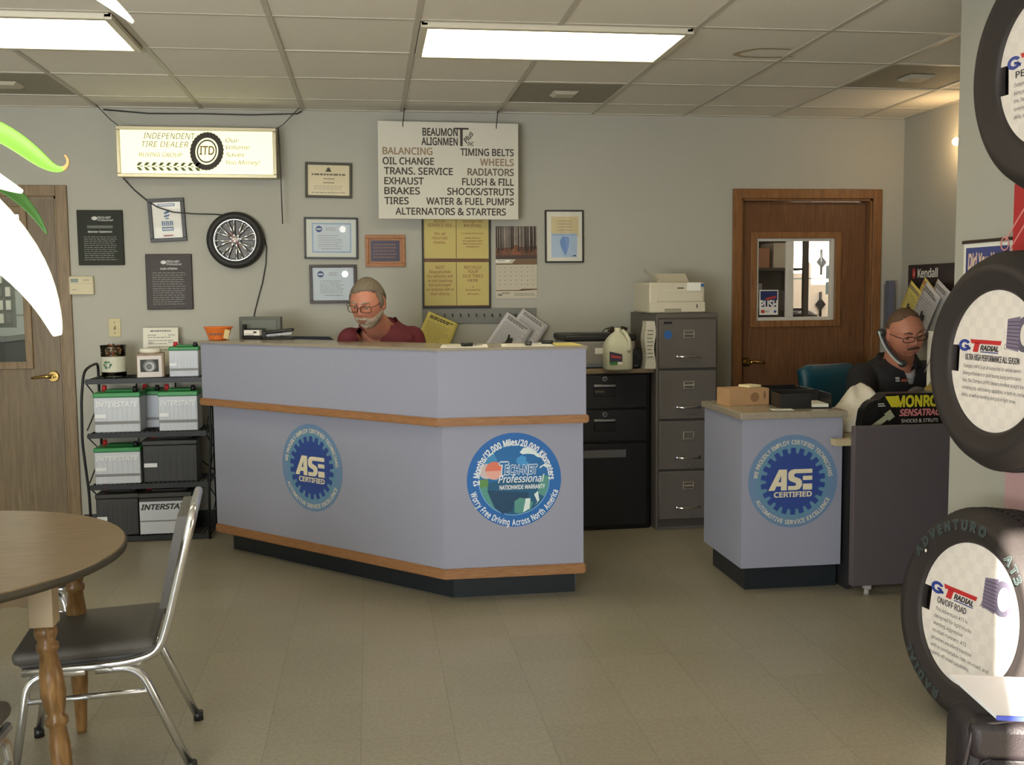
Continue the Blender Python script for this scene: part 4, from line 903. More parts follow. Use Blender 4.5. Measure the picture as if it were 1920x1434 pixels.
for i in range(150):
    a = R.random()*2*PI; r = .055*math.sqrt(R.random()); z = R.uniform(.016, .188)
    if z > .17: r *= .8
    b.m(R.choice(cs)).box((0, 0, 0), (.026, .014, .012), tr(r*math.cos(a), r*math.sin(a), z) @ Matrix.Rotation(R.random()*6, 4, Vector((R.uniform(-1, 1), R.uniform(-1, 1), R.uniform(-1, 1))).normalized()), .003, 1)
o = b.build('candy', t); o['kind'] = 'stuff'
t = thing('donation_box', 'small wooden box with a tire picture, middle of the top shelf', 'box', tr(-1.293, 6.29, .970) @ rotm('Z', .16))
b = B().m(wood('box_wood', (146, 122, 90), (120, 96, 66))).b2(-.078, .078, -.06, .07, 0, .142, .003); b.build('body', t)
B().m(PAPER).lathe([(0, 0), (.058, 0), (.062, .004), (.062, .02), (.058, .026), (0, .026)], 32, tr(0, 0, .142)).build('lid', t)
b = B().at(facing(-.004, -.0605, .067, 'S')); b.m(mat('label_pink', (214, 206, 202), .6)).poly([(-.068, -.066), (.068, -.066), (.068, .06), (-.068, .06)], 0, .001); b.m(INK).poly([(-.052, -.035), (.05, -.035), (.05, .038), (-.052, .038)], .0013)
b.m(mat('tyre_print', (110, 112, 114), .6)).disc(.036, .0016, (0, .0), 32); b.m(mat('tyre_print2', (190, 190, 190), .6)).disc(.026, .0018, (0, -.004), 32); b.m(mat('tyre_print')).disc(.018, .002, (-.004, -.004), 24); b.build('label', t)
t = thing('price_sign', 'cream sheet with small print leaning on the wall behind the wooden box', 'sign', tr(-1.268, 6.455, .970) @ rotm('X', -.12))
B().m(PAPER).b2(-.103, .103, 0, .003, 0, .285).build('card', t); b = B().m(GREYINK); S = facing(0, 0, 0, 'S'); b.lines(-.06, .06, .258, .272, 1, .6, .001, 0, M=S).lines(-.075, .085, .14, .235, 5, .2, .001, .3, M=S); b.m(INK).text('BATTERY', -.075, .235, .009, .001, M=S).text('$79.95', .045, .235, .009, .001, M=S).text('TIRES', -.075, .19, .009, .001, M=S).text('$59.95', .045, .19, .009, .001, M=S); b.build('print', t)

# ------------------------------------------------------------------ on the counters
ZL = 1.194
t = thing('bowl', 'orange plastic bowl with a paper tag at the left end of the counter', 'bowl', tr(-.852, 5.965, ZL))
OR = mat('orange_plastic', (226, 118, 48), .4); B().m(OR).lathe([(0, .002), (.052, .002), (.054, .006), (.072, .062), (.082, .072), (.082, .076), (.070, .074), (.05, .01), (0, .006)], 40).build('body', t)
b = B().m(mat('bowl_print', (70, 40, 26), .5))
for k in range(5):
    a = -PI/2-.62+k*.24; b.box((.064*math.cos(a), .064*math.sin(a), .035), (.009, .004, .012), None)
b.build('face_print', t); B().m(mat('tag_cream', (226, 206, 150), .6)).box((0, 0, 0), (.03, .002, .052), tr(.052, -.052, .034) @ rotm('Z', .6) @ rotm('Y', .25)).build('tag', t)
t = thing('card_holder', 'black holder with white business cards on the counter', 'card holder', tr(-.665, 6.005, ZL) @ rotm('Z', -.35))
B().m(BLACKP).b2(-.06, .06, -.02, .03, 0, .022, .003).b2(-.06, .06, .018, .03, 0, .06, .003).b2(-.06, -.05, -.01, .03, .0, .085).build('holder', t); b = B().m(WHITE).b2(-.048, .048, -.016, .016, .014, .052); b.m(INK).box((.02, -.0165, .04), (.02, .001, .01)).lines(-.04, .02, .02, .035, 2, .3, .0168, .2, M=facing(0, 0, 0, 'S')); b.build('cards', t)
t = thing('stapler', 'black stapler on the counter beside the card holder', 'stapler', tr(-.515, 5.925, ZL) @ rotm('Z', -.25))
B().m(BLACKP).b2(-.09, .09, -.018, .018, 0, .012, .004).build('base', t); B().m(SIL).box((0, 0, 0), (.15, .016, .012), tr(.004, 0, .028) @ rotm('Y', -.08)).build('magazine', t)
b = B().m(BLACKP); b.box((0, 0, 0), (.178, .028, .018), tr(0, 0, .047) @ rotm('Y', -.1), .006); b.b2(-.095, -.07, -.015, .015, .01, .045, .003); b.build('arm', t)
def flat(name, label, pts, z, m, ink=INK, cat='paper', grp=None, th=.002):
    c = sum((Vector(p) for p in pts), Vector((0, 0)))/len(pts); t = thing(name, label, cat, tr(c.x, c.y, z), grp); P = [(p[0]-c.x, p[1]-c.y) for p in pts]
    B().m(m).poly(P, 0, th).build('page', t); xs_ = [p[0] for p in P]; ys_ = [p[1] for p in P]; b = B().m(ink); b.lines(min(xs_)*.7, max(xs_)*.7, min(ys_)*.7, max(ys_)*.7, 9, .2, th+.0004, .3); b.build('print', t); return t
flat('paper_sheet', 'white sheet under a set of keys near the corner of the counter', [(.315, 4.70), (.535, 4.68), (.56, 4.95), (.345, 4.97)], ZL, WHITE, GREYINK)
flat('paper_sheet', 'white sheet with a key fob on the right part of the counter', [(.60, 4.70), (.845, 4.685), (.86, 4.93), (.63, 4.95)], ZL, WHITE, GREYINK)
flat('paper_sheet', 'yellow sheet lying at the right end of the counter', [(.86, 4.72), (.985, 4.71), (.985, 4.96), (.88, 4.96)], ZL, YPAPER, GREYINK)
def keys(label, x, y, z, rot):
    t = thing('car_keys', label, 'keys', tr(x, y, z) @ rotm('Z', rot)); B().m(BLACKP).box((0, 0, .009), (.055, .03, .018), None, .006).build('fob', t)
    B().m(SIL).lathe([(.012, 0), (.014, .002), (.016, 0), (.014, -.002)], 16, tr(.036, 0, .006), close=True).build('ring', t); B().m(SIL).box((.065, .004, .004), (.045, .01, .003), rotm('Z', .2)).build('key', t)
keys('car keys on the white sheet nearest the counter corner', .445, 4.76, ZL+.0025, .3); keys('black key fob standing out on the middle white sheet', .735, 4.755, ZL+.0025, 1.4); keys('car keys beside the yellow sheet at the counter\'s right end', .842, 4.86, ZL+.0025, 2.6)
# navy chair backs and a grey screen behind the counter
def office_chair(label, x, y, rot, m, top, seat=.46):
    t = thing('office_chair', label, 'chair', tr(x, y, 0) @ rotm('Z', rot))
    B().m(m).box((0, 0, seat), (.46, .44, .07), None, .03, 3).build('seat', t)
    b = B().m(m); n = 9; h = .42
    b.add([(.215*math.sin(PI/2*(2*i/(n-1)-1)) if 0 else -.215+.43*i/(n-1), .20+.05*j/6-.03*(1-abs(2*i/(n-1)-1)**2)+q*.05, top-h+h*j/6-(.03 if (i in (0, n-1) and j == 6) else 0)) for q in (0, 1) for j in range(7) for i in range(n)],
          [(q*63+j*n+i, q*63+j*n+i+1, q*63+(j+1)*n+i+1, q*63+(j+1)*n+i) for q in (0, 1) for j in range(6) for i in range(n-1)]
          + [(i, i+1, 63+i+1, 63+i) for i in range(n-1)]+[(54+i, 54+i+1, 117+i+1, 117+i) for i in range(n-1)]+[(j*n, (j+1)*n, 63+(j+1)*n, 63+j*n) for j in range(6)]+[(j*n+8, (j+1)*n+8, 63+(j+1)*n+8, 63+j*n+8) for j in range(6)], None, True); b.build('backrest', t)
    B().m(BLACKP).tube([(0, .1, seat-.03), (0, .25, seat), (0, .28, top-.3)], .018).build('back_bar', t)
    B().m(BLACKP).cyl((0, 0, .08), (0, 0, seat-.03), .028, .022).build('column', t)
    for k in range(5):
        a = 2*PI*k/5; B().m(BLACKP).cyl((0, 0, .09), (.22*math.cos(a), .22*math.sin(a), .06), .022, .014).ball((.22*math.cos(a), .22*math.sin(a), .028), .028, None, 12).build('leg', t)
    return t
NAVY = mat('navy_fabric', (34, 42, 58), .8, var=(150, .1)); TEAL = mat('teal_vinyl', (20, 74, 92), .4)
t = thing('monitor', 'grey back of a small monitor standing behind the counter top', 'monitor', tr(-.63, 6.10, .75) @ rotm('Z', -.35))
b = B().m(mat('monitor_grey', (96, 98, 92), .45)); b.box((0, 0, .44), (.26, .035, .26), rotm('X', .0), .006); b.m(mat('monitor_panel', (112, 116, 108), .35)).box((0, -.019, .45), (.21, .004, .2)); b.build('screen', t)
B().m(BLACKP).b2(-.09, .09, -.06, .08, 0, .012).cyl((0, .02, .01), (0, .02, .34), .02).build('stand', t)
office_chair('navy office chair whose back rises behind the stapler', -.247, 6.215, 2.6, NAVY, 1.205, .6)
t = thing('cardboard_box', 'brown cardboard box with a round mark on the small counter', 'box', tr(1.858, 4.945, .87) @ rotm('Z', .12))
b = B().m(mat('cardboard', (176, 138, 98), .7, var=(8, .05))).b2(-.11, .11, -.07, .07, 0, .085, .002); b.m(mat('cardboard_mark', (138, 104, 70), .7)).disc(.024, .0705, (.03, .042), 24, M=rotm('X', PI/2)).disc(.008, .0705, (.085, .05), 12, .02, M=rotm('X', PI/2)); b.build('carton', t)
t = thing('note_pad', 'small cream note pad lying on the cardboard box', 'note pad', tr(1.90, 4.96, .956) @ rotm('Z', .4)); B().m(mat('pad_cream', (226, 214, 166), .6)).b2(-.04, .04, -.04, .04, 0, .012, .002).build('pages', t)
def tray(label, x, y, rot, w, d):
    t = thing('letter_tray', label, 'letter tray', tr(x, y, .87) @ rotm('Z', rot), 'black letter trays on the small counter')
    b = B().m(BLACKP).b2(-w/2, w/2, -d/2, d/2, 0, .006); b.b2(-w/2, w/2, d/2-.006, d/2, .006, .075); b.b2(-w/2, -w/2+.006, -d/2, d/2-.006, .006, .07); b.b2(w/2-.006, w/2, -d/2, d/2-.006, .006, .07); b.b2(-w/2+.006, w*.1, -d/2, -d/2+.006, .006, .07); b.build('tray', t)
    B().m(PAPER).b2(-w/2+.012, w/2-.012, -d/2+.012, d/2-.012, .006, .02).build('papers', t)
tray('black letter tray at the front of the small counter', 2.095, 4.79, -.12, .25, .2); tray('black letter tray behind the front one on the small counter', 2.10, 5.04, .05, .26, .22)
flat('paper_sheet', 'white slip lying beside the cardboard box on the small counter', [(1.90, 4.66), (2.0, 4.64), (2.01, 4.70), (1.91, 4.72)], .87, WHITE, GREYINK)

# ------------------------------------------------------------------ on the desk
t = thing('catalog_box', 'black catalog holder with yellow and red lettering on the desk', 'catalog holder', tr(2.55, 4.62, .74))
BB = mat('box_black', (20, 19, 20), .4); b = B().m(BB).poly([(-.13, 0), (.29, 0), (.29, .20), (-.09, .20), (-.13, .17)], -.09, 0, facing(0, 0, 0, 'S')); b.build('case', t)
b = B().m(BB); b.poly([(-.215, 0), (-.12, 0), (-.12, .172)]+[(-.13-.08*math.sin(a)**.9, .06+.112*math.cos(a)**.7) for a in [PI/2*i/10 for i in range(1, 10)]]+[(-.215, .05)], -.07, 0, facing(0, -.004, 0, 'S')); bmesh.ops.bevel(b.bm, geom=[e for e in b.bm.edges], offset=.006, segments=2, affect='EDGES'); b.build('rounded_side', t)
b = B().at(facing(0, -.001, 0, 'S')); Y2 = mat('shock_yellow', (196, 184, 40), .5); b.m(Y2).poly([(-.1, .188), (-.028, .188), (-.028, .135), (-.066, .135)], .001).poly([(.19, .188), (.262, .188), (.228, .135), (.19, .135)], .001)
b.text('MONROE', .081, .137, .05, .0022, w=.245, align='c', bold=.035); b.m(mat('shock_pink', (200, 120, 120), .5)).text('SENSATRAC', .081, .092, .03, .002, w=.21, align='c', bold=.03, shear=.2); b.m(WHITE).text('SHOCKS & STRUTS', .081, .058, .017, .002, w=.19, align='c')
b.m(Y2).disc(.035, .0018, (.24, .065), 20, .014); b.build('lettering', t)
b = B().at(facing(-.15, -.05, .07, 'S')); b.m(mat('shock_silver', (170, 170, 140), .4, .3)); T = rotm('Z', .6); b.poly([(-.06, -.012), (.04, -.012), (.04, .012), (-.06, .012)], 0, .004, T).poly([(.04, -.02), (.075, -.02), (.075, .02), (.04, .02)], 0, .006, T); b.m(WHITE).lines(-.02, .02, .075, .095, 2, .4, .02, .2); b.build('shock_picture', t)
# jacket heaped over the desk edge
t = thing('jacket', 'cream jacket heaped on the desk in front of the seated man', 'jacket', tr(2.44, 4.84, .742))
b = B().m(mat('cream_cloth', (216, 207, 190), .85, var=(14, .05), bump=(30, .5))); nx, ny = 30, 16; vs = []; fs = []
for j in range(ny+1):
    for i in range(nx+1):
        u, v = i/nx, j/ny; x = -.18+.38*u; y = -.10+.28*v
        e = max(0, math.sin(PI*min(1, u*1.02)))**.6*max(0, math.sin(PI*v))**.55
        e = max(0, math.sin(PI*u))**.42*max(0, math.sin(PI*v))**.5; q = max(0, v-.45+.15*math.sin(u*6))
        ht = (.09+.12*math.exp(-((u-.62)/.30)**2))*e+.035*min(1, q*6)*e+.010*math.sin(u*26+v*9+2*math.sin(v*7))*e
        vs.append((x, y-.02*math.sin(u*9)*e, max(.0, ht)))
for j in range(ny):
    for i in range(nx): a = j*(nx+1)+i; fs.append((a, a+1, a+nx+2, a+nx+1))
b.add(vs, fs, None, True); b.add([vs[i] for i in (0, nx, (nx+1)*(ny+1)-1, (nx+1)*ny)], [(0, 1, 2, 3)]); b.build('cloth', t)
t = thing('open_magazine', 'open magazine leaning behind the black catalog holder', 'magazine', tr(2.79, 4.86, .748))
b = B().m(mat('mag_cover', (96, 92, 90), .4)); k = 12
for s, m_ in ((-1, mat('mag_cover')), (1, mat('mag_yellow', (160, 140, 70), .45))):
    pts = [(s*.12*i/k, .19+.03*math.sin(PI*i/k)-.05*(i/k) if s < 0 else .19+.025*math.sin(PI*i/k)) for i in range(k+1)]
    b.m(m_).add([(x, 0, z) for x, z in pts]+[(x, -.06, z-.19) for x, z in pts]+[(x, .006, z) for x, z in pts]+[(x, -.054, z-.19) for x, z in pts], [(i, i+1, k+2+i, k+1+i) for i in range(k)]+[(2*k+2+i, 2*k+3+i, 3*k+4+i, 3*k+3+i) for i in range(k)]+[(i, i+1, 2*k+3+i, 2*k+2+i) for i in range(k)], None, True)
b.build('pages', t)
t = thing('document_stand', 'upright white document stand with wire arms beside the seated man on the right', 'document stand', tr(2.915, 4.94, .742))
B().m(PAPER).b2(-.016, .006, 0, .09, .13, .48).build('card', t); B().m(BLACKP).b2(-.05, .16, -.01, .1, 0, .13, .004).build('base', t); b = B().m(mat('wire_grey', (150, 144, 134), .4, .6)); b.tube([(-.012, -.002, .40), (-.05, .0, .34), (-.078, .004, .27)], .003, 6); b.tube([(-.012, -.002, .27), (-.05, 0, .21), (-.078, .004, .165)], .003, 6); b.build('wire_arm', t)

# ------------------------------------------------------------------ right side: oil board, posters
t = thing('hook_board', 'black hook board with red drop logo behind the man in black', 'board', facing(XN, 6.13, 1.40, 'W'))
b = B().m(mat('board_brown', (40, 28, 28), .5)).box((0, 0, .02), (.56, .40, .04), None, .003); b.build('board', t)
b = B().m(WHITE).text('Kendall', -.155, .118, .052, .0408, w=.235, bold=.02); b.m(mat('drop_red', (180, 50, 50), .5)).disc(.022, .0408, (-.205, .145), 16, .036); b.m(WHITE).poly([(-.21, .13), (-.2, .13), (-.2, .165)], .0412); b.build('lettering', t)
for k in range(4): B().m(BLACKM).tube([(-.15+k*.115, .075, .04), (-.15+k*.115, .07, .075), (-.15+k*.115, .085, .08)], .003, 6).build('hook', t)
OX = XN-.045
sheet('yellow work order with a key, hanging leftmost on the black hook board', OX-.055, 1.325, 6.27, .18, .30, -.52, YPAPER, GREYINK, d='W', tag_=True)
sheet('yellow work order with a red edge, second from the left on the hook board', OX-.042, 1.355, 6.13, .17, .28, -.55, YPAPER, RED, d='W')
sheet('white work order with a dark key, third from the left on the hook board', OX-.08, 1.28, 6.06, .20, .38, -.55, mat('sheet_white'), GREYINK, d='W', tag_=True)
sheet('white work order hanging rightmost on the hook board', OX-.06, 1.31, 5.95, .19, .34, -.5, mat('sheet_white'), GREYINK, d='W')
t = thing('brochure_stack', 'narrow stack of blue-grey brochures in the corner left of the hook board', 'brochures', tr(XN-.10, YW-.04, 1.20)); B().m(mat('brochure_blue', (104, 106, 122), .6, var=(60, .2, (1, 1, 9)))).b2(-.02, .02, -.03, .03, 0, .30, .003).build('pages', t); B().m(mat('wire_grey')).b2(-.024, .024, -.034, .04, -.02, 0).b2(-.024, .024, .03, .04, 0, .28).build('wall_rack', t)
t = thing('poster', 'blue and white wall poster above the middle display tire', 'poster', facing(XR, 3.535, 1.40, 'W'))
b = B().m(WHITE).box((0, 0, .003), (.30, .43, .006)); b.m(mat('poster_blue', (64, 72, 132), .5)).poly([(-.135, -.2), (.135, -.2), (.135, .195), (-.135, .195)], .0063); b.build('sheet', t)
b = B().m(mat('poster_peach', (226, 196, 176), .5)).text('Did You Know', 0, .115, .055, .0066, w=.235, align='c', bold=.03, shear=.12).lines(-.11, .11, -.15, .04, 7, .3, .0066, .2); b.build('lettering', t); B().m(DARKWOOD).box((0, .217, .006), (.31, .012, .012)).build('top_rail', t)
t = thing('banner', 'red banner with pink tool outlines behind the display tires', 'banner', facing(XR, 2.85, 1.18, 'W'))
b = B().m(mat('banner_red', (186, 40, 44), .5)).box((0, .25, .006), (1.05, .75, .012)); b.m(mat('banner_pink', (196, 160, 160), .5)).box((0, -.38, .006), (1.05, .51, .012)); b.build('sheet', t)
b = B().m(mat('banner_line', (226, 150, 146), .5))
for k in range(9):
    x = -.50+k*.11; b.box((0, 0, .0125), (.20, .006, .001), tr(x, .5-(k % 4)*.16, 0) @ rotm('Z', .8)).box((0, 0, .0125), (.20, .006, .001), tr(x+.03, .47-(k % 4)*.16, 0) @ rotm('Z', .8)); b.lathe([(.02, .0125), (.026, .0128), (.026, .0124), (.02, .0121)], 16, tr(x-.07, .42-(k % 4)*.16, 0), close=True)
b.build('line_art', t)
# ------------------------------------------------------------------ display tires on the right wall
TR = mat('tire_rubber', (46, 40, 38), .62, bump=(90, .08)); TRT = mat('tread_rubber', (40, 36, 34), .75, bump=(60, .15)); INS = mat('insert_white', (232, 224, 214), .55)
def checker_insert():
    m = mat('insert_checker', (232, 224, 214), .5); t = m.node_tree; b = t.nodes['Principled BSDF']
    tc = t.nodes.new('ShaderNodeTexCoord'); ck = t.nodes.new('ShaderNodeTexChecker'); ck.inputs['Scale'].default_value = 28
    ck.inputs['Color1'].default_value = lin((235, 227, 218))+[1]; ck.inputs['Color2'].default_value = lin((229, 221, 213))+[1]
    t.links.new(tc.outputs['Object'], ck.inputs[0]); t.links.new(ck.outputs[0], b.inputs['Base Color']); return m
CHK = checker_insert(); GTB = mat('logo_blue', (52, 70, 150), .5); GTR = mat('logo_red', (200, 48, 50), .5); INK2 = mat('insert_ink', (60, 54, 56), .6)
def tire(label, x, y, z, ro, ri, wd, tilt, az, at, words, head, body, model):
    """local z points out of the tire's face; the face plane is the bead"""
    M = facing(x, y, z, az) @ rotm('X', -tilt)
    t = thing('display_tire', label, 'tire', M, 'display tires on the right wall')
    b = B().m(TR); rm = (ro+ri)/2
    side = [(ri, -.02), (ri, .0), (ri+.012, .012), (ri+.02, .011), (rm-.01, .030), (rm+.012, .033), (ro-.045, .024), (ro-.022, .006), (ro-.008, -.018), (ro-.004, -.03)]
    back = [(r, -wd-(zz)) for r, zz in reversed(side)]
    b.lathe(side, 96); b.lathe(back, 96); b.lathe([(ri, -.02), (ri+.03, -.05), (ro-.05, -.05), (ro-.03, -wd/2), (ro-.05, -wd+.05), (ri+.03, -wd+.05), (ri, -wd+.02)], 72); b.build('sidewall', t)
    # tread: rows of blocks round the circumference
    b = B().m(TRT); n = 84 if at else 60; rows = 5; z0, z1 = -.022, -wd+.022; dp = .012 if at else .008
    b.lathe([(ro-.006, -.028), (ro-dp-.002, -.034), (ro-dp-.002, -wd+.034), (ro-.006, -wd+.028)], 120)
    for r in range(rows):
        za = z0+(z1-z0)*r/rows-.004; zb = z0+(z1-z0)*(r+1)/rows+.004
        edge = r in (0, rows-1)
        for i in range(n):
            a0 = 2*PI*(i+(r % 2)*.5)/n; a1 = a0+2*PI/n*(.74 if at else .86); sk = (.03 if r % 2 else -.03) if not edge else 0
            rt = ro-.003 if edge else ro; rb = ro-dp-.004
            P = []
            for rr_, in ((rb,), (rt,)):
                for a, zz in ((a0, za), (a1, za), (a1+sk, zb), (a0+sk, zb)): P.append((rr_*math.cos(a), rr_*math.sin(a), zz))
            b.add(P, [(3, 2, 1, 0), (4, 5, 6, 7), (0, 1, 5, 4), (1, 2, 6, 5), (2, 3, 7, 6), (3, 0, 4, 7)])
    b.build('tread', t)
    # white insert with a notch for the bracket
    R = ri+.004; nh = .045 if not at else .042; nx = -R*.80; P = []; N = 72
    a_n = math.asin(nh/R)
    for i in range(N+1):
        a = -PI+a_n+(2*PI-2*a_n)*i/N; P.append((R*math.cos(a), R*math.sin(a)))
    P += [(nx, nh), (nx, -nh)]
    b = B().m(CHK).poly(P, -.006, -.001); b.build('insert', t)
    b = B(); zz = -.0004; k = ri
    b.m(GTB); gx, gy = -.70*k, .11*k; s = .17*k
    oo_ = [(gx+.14*k*math.cos(a), gy+.088*k+.088*k*math.sin(a)) for a in [.5+i*5.2/20 for i in range(21)]]; ii_ = [(gx+.07*k*math.cos(a), gy+.088*k+.042*k*math.sin(a)) for a in [.5+i*5.2/20 for i in range(21)]]
    for i in range(20): b.poly([oo_[i], oo_[i+1], ii_[i+1], ii_[i]], zz)
    b.poly([(gx, gy+.06*k), (gx+.15*k, gy+.06*k), (gx+.13*k, gy+.015*k), (gx+.10*k, gy+.09*k), (gx, gy+.1*k)], zz)
    b.m(GTR).poly([(gx+.16*k, gy+.12*k), (gx+.82*k, gy+.12*k), (gx+.84*k, gy+.18*k), (gx+.13*k, gy+.18*k)], zz).poly([(gx+.2*k, gy), (gx+.32*k, gy), (gx+.36*k, gy+.14*k), (gx+.24*k, gy+.14*k)], zz)
    b.m(INK2).text('RADIAL', gx+.38*k, gy+.03*k, .07*k, zz, w=.40*k, bold=.03, shear=.2); b.m(GTB).poly([(gx+.38*k, gy), (gx+.78*k, gy), (gx+.78*k, gy+.015*k), (gx+.38*k, gy+.015*k)], zz)
    b.m(INK2).text(model, gx+.90*k, gy+.07*k, .075*k, zz, w=.52*k, shear=.15).text(head, gx+.04*k, gy-.12*k, .085*k, zz, w=(1.2 if not at else .62)*k, bold=.01)
    for i, l in enumerate(body): b.text(l, gx+.0*k-(0 if not at else -.02*k), gy-(.235+.105*i)*k, .05*k, zz, w=(len(l)*.0235*k if not at else None))
    # small picture of a tire
    T = tr(.60*k, .40*k, zz) ; b.m(mat('insert_tire', (104, 98, 116), .6)).disc(.20*k, 0, n=32, ry=.24*k, M=T).m(mat('insert_tread', (128, 116, 140), .6)).poly([(-.36*k, -.2*k), (-.1*k, -.24*k), (-.1*k, .24*k), (-.36*k, .2*k)], .0002, None, T)
    b.m(INS).disc(.11*k, .0003, (.03*k, 0), 24, .16*k, T).m(INK2)
    for i in range(8): b.poly([(-.36*k, (-.18+i*.048)*k), (-.1*k, (-.2+i*.052)*k), (-.1*k, (-.19+i*.052)*k), (-.36*k, (-.172+i*.048)*k)], .0005, None, T)
    b.build('insert_print', t)
    if words:
        b = B().m(mat('sidewall_letter', (86, 108, 106), .6)); rw = rm-.004
        for tx, mid_, sp in words:
            b.arc(tx, rw, mid_, .030, .0335, span=sp, bold=.03, kx=.95); o = b.build('sidewall_lettering', t)
            B().m(TR).arc(tx, rw, mid_, .030, .0348, span=sp, kx=.95).build('lettering_fill', o); b = B().m(MATS['sidewall_letter'])
        B().m(WHITE).disc(.006, .0325, (-.92*(ri+.045)*math.cos(.62), (ri+.045)*math.sin(.62)), 12).build('valve_dot', t)
    # bracket behind the notch and arm to the wall
    b = B().m(mat('bracket_blue', (40, 46, 62), .4, .4)); b.b2(nx-.012, nx+.03, -nh*1.6, nh*1.6, -.05, -.03, .003); b.build('bracket_plate', t)
    return t
body_mid = ['Champiro UHPAS is an all season tire for vehicle owners', 'driving performance or grand touring luxury performance', 'tires. The Champiro UHPAS delivers excellent straight line', 'cornering grip, and braking capabilities, in both dry and wet', 'ability, as well as handling and grip in light snow.']
body_bot = ['The Adventuro AT3 is', 'designed for light trucks', 'wanting aggressive', 'on-road manners. AT3', 'provides excellent traction', 'with a comfortable ride, on-road, and', 'superb off-road capability.']
tire('display tire mounted in the middle of the right wall, white insert with small print', 2.0, 3.068, 1.205, .360, .231, .20, .04, math.radians(88), False, None, 'ULTRA HIGH PERFORMANCE ALL SEASON', body_mid, 'CHAMPIRO UHP')
tire('display tire mounted highest on the right wall, cut off by the frame', 2.0, 2.84, 2.09, .375, .231, .20, -.03, math.radians(88), False, None, 'PERFORMANCE', body_mid, 'CHAMPIRO HPY')
tire('all terrain display tire with outlined sidewall letters standing on the floor', 1.947, 3.088, .360, .362, .238, .225, .13, math.radians(84), True, [('ADVENTURO', 1.98, 1.35), ('AT3', .78, .36), ('RADIAL', -2.12, .80)], 'ON/OFF ROAD', body_bot, 'ADVENTURO')
def bracket(label, y, z):
    t = thing('wall_bracket', label, 'bracket', facing(XR, y, z, 'W')); g = mat('bracket_blue')
    B().m(g).box((0, 0, .004), (.12, .16, .008), None, .002).build('plate', t); b = B().m(g).tube([(0, 0, .005), (0, .0, .058)], .02); b.build('arm', t)
bracket('dark metal bracket fixing the middle display tire to the wall', 3.07, 1.205); bracket('dark metal bracket fixing the highest display tire to the wall', 2.84, 2.09)

# bag and brochure in front of the floor tire
t = thing('briefcase', 'black soft briefcase with a buckle strap at the lower right corner', 'bag', tr(1.735, 2.40, 0) @ rotm('Z', -.25))
BAG = mat('bag_black', (34, 28, 30), .55, bump=(150, .2)); bx = B().m(BAG); bx.b2(-.23, .23, -.085, .085, .003, .335, .045); bx.build('body', t)
b = B().m(BAG).b2(-.19, .21, -.105, -.07, .03, .235, .03); b.build('pocket', t)
b = B().m(mat('bag_flap', (42, 35, 37), .5, bump=(150, .2))).b2(-.21, .22, -.1, .06, .225, .33, .025); b.build('flap', t)
b = B().m(mat('bag_strap', (28, 24, 26), .6)).b2(.02, .06, -.116, -.1, .10, .26, .004); b.m(SIL).tube([(.01, -.118, .175), (.07, -.118, .175), (.07, -.118, .145), (.01, -.118, .145)], .003, 6, closed=True); b.build('buckle_strap', t)
b = B().m(mat('bag_piping', (58, 50, 52), .4)).tube([(-.222, -.075, .03), (-.222, -.08, .2), (-.20, -.08, .315), (-.1, -.085, .338), (.2, -.085, .338)], .006, 6); b.build('piping', t)
t = thing('brochure', 'bright white brochure with a blue edge lying in the sun on the briefcase', 'brochure', tr(1.70, 2.40, .366) @ rotm('Z', -.15) @ rotm('Y', .05))
b = B().m(mat('brochure_white', (236, 238, 242), .35)).b2(-.16, .2, -.15, .13, 0, .009, .001); b.build('pages', t); B().m(mat('brochure_blue_edge', (70, 84, 190), .4)).b2(-.16, .2, -.154, -.149, -.001, .010).build('spine', t)

# ------------------------------------------------------------------ table and chairs at the left
TW = wood('table_walnut', (128, 104, 72), (104, 82, 54), (1.2, 14, 14), .35); TL = wood('leg_walnut', (146, 112, 68), (112, 80, 44), (12, 12, 2), .3); TA = mat('apron_tan', (178, 160, 132), .6)
TX, TY, TZ = -1.335, 3.02, .725
t = thing('dining_table', 'round wood-grain table with turned legs in the left foreground', 'table', tr(TX, TY, 0))
B().m(TW).lathe([(0, TZ-.026), (.606, TZ-.026), (.610, TZ-.022), (.610, TZ-.004), (.606, TZ), (0, TZ)], 96, smooth=False).build('tabletop', t)
B().m(mat('table_edge', (62, 56, 44), .5)).lathe([(.6095, TZ-.024), (.613, TZ-.022), (.613, TZ-.004), (.6095, TZ-.002)], 96).build('edge_band', t)
LEGS = [(.455, -.20, .05, -.03), (.375, .375, -.02, .07), (-.455, .20, -.05, .03), (-.375, -.375, .02, -.07)]
for k in range(4):
    a, c = Vector(LEGS[k][:2]), Vector(LEGS[(k+1) % 4][:2]); mid_ = (a+c)/2; d = c-a
    B().m(TA).box((0, 0, TZ-.062), (d.length-.06, .02, .07), tr(mid_.x, mid_.y, 0) @ rotm('Z', math.atan2(d.y, d.x))).build('apron', t)
for lx_, ly_, ex, ey in LEGS:
    if 1:
        cx, cy = lx_, ly_; b = B().m(TA).b2(cx-.031, cx+.031, cy-.031, cy+.031, TZ-.155, TZ-.026, .003); o = b.build('leg', t)
        top, foot = Vector((cx, cy, TZ-.15)), Vector((cx+ex, cy+ey, 0)); d = (foot-top); q = d.to_track_quat('Z', 'Y').to_matrix().to_4x4(); q.translation = top; L = d.length
        pr = [(.028, 0), (.030, .03), (.022, .05), (.029, .058), (.029, .072), (.022, .08), (.030, .14), (.033, .19), (.026, .235), (.021, .25), (.029, .26), (.029, .274), (.021, .284), (.027, .33), (.026, .40), (.020, .48), (.017, L-.015), (.014, L)]
        B().m(TL).lathe([(0, 0)]+pr+[(0, L)], 20, q).build('turned_post', o)

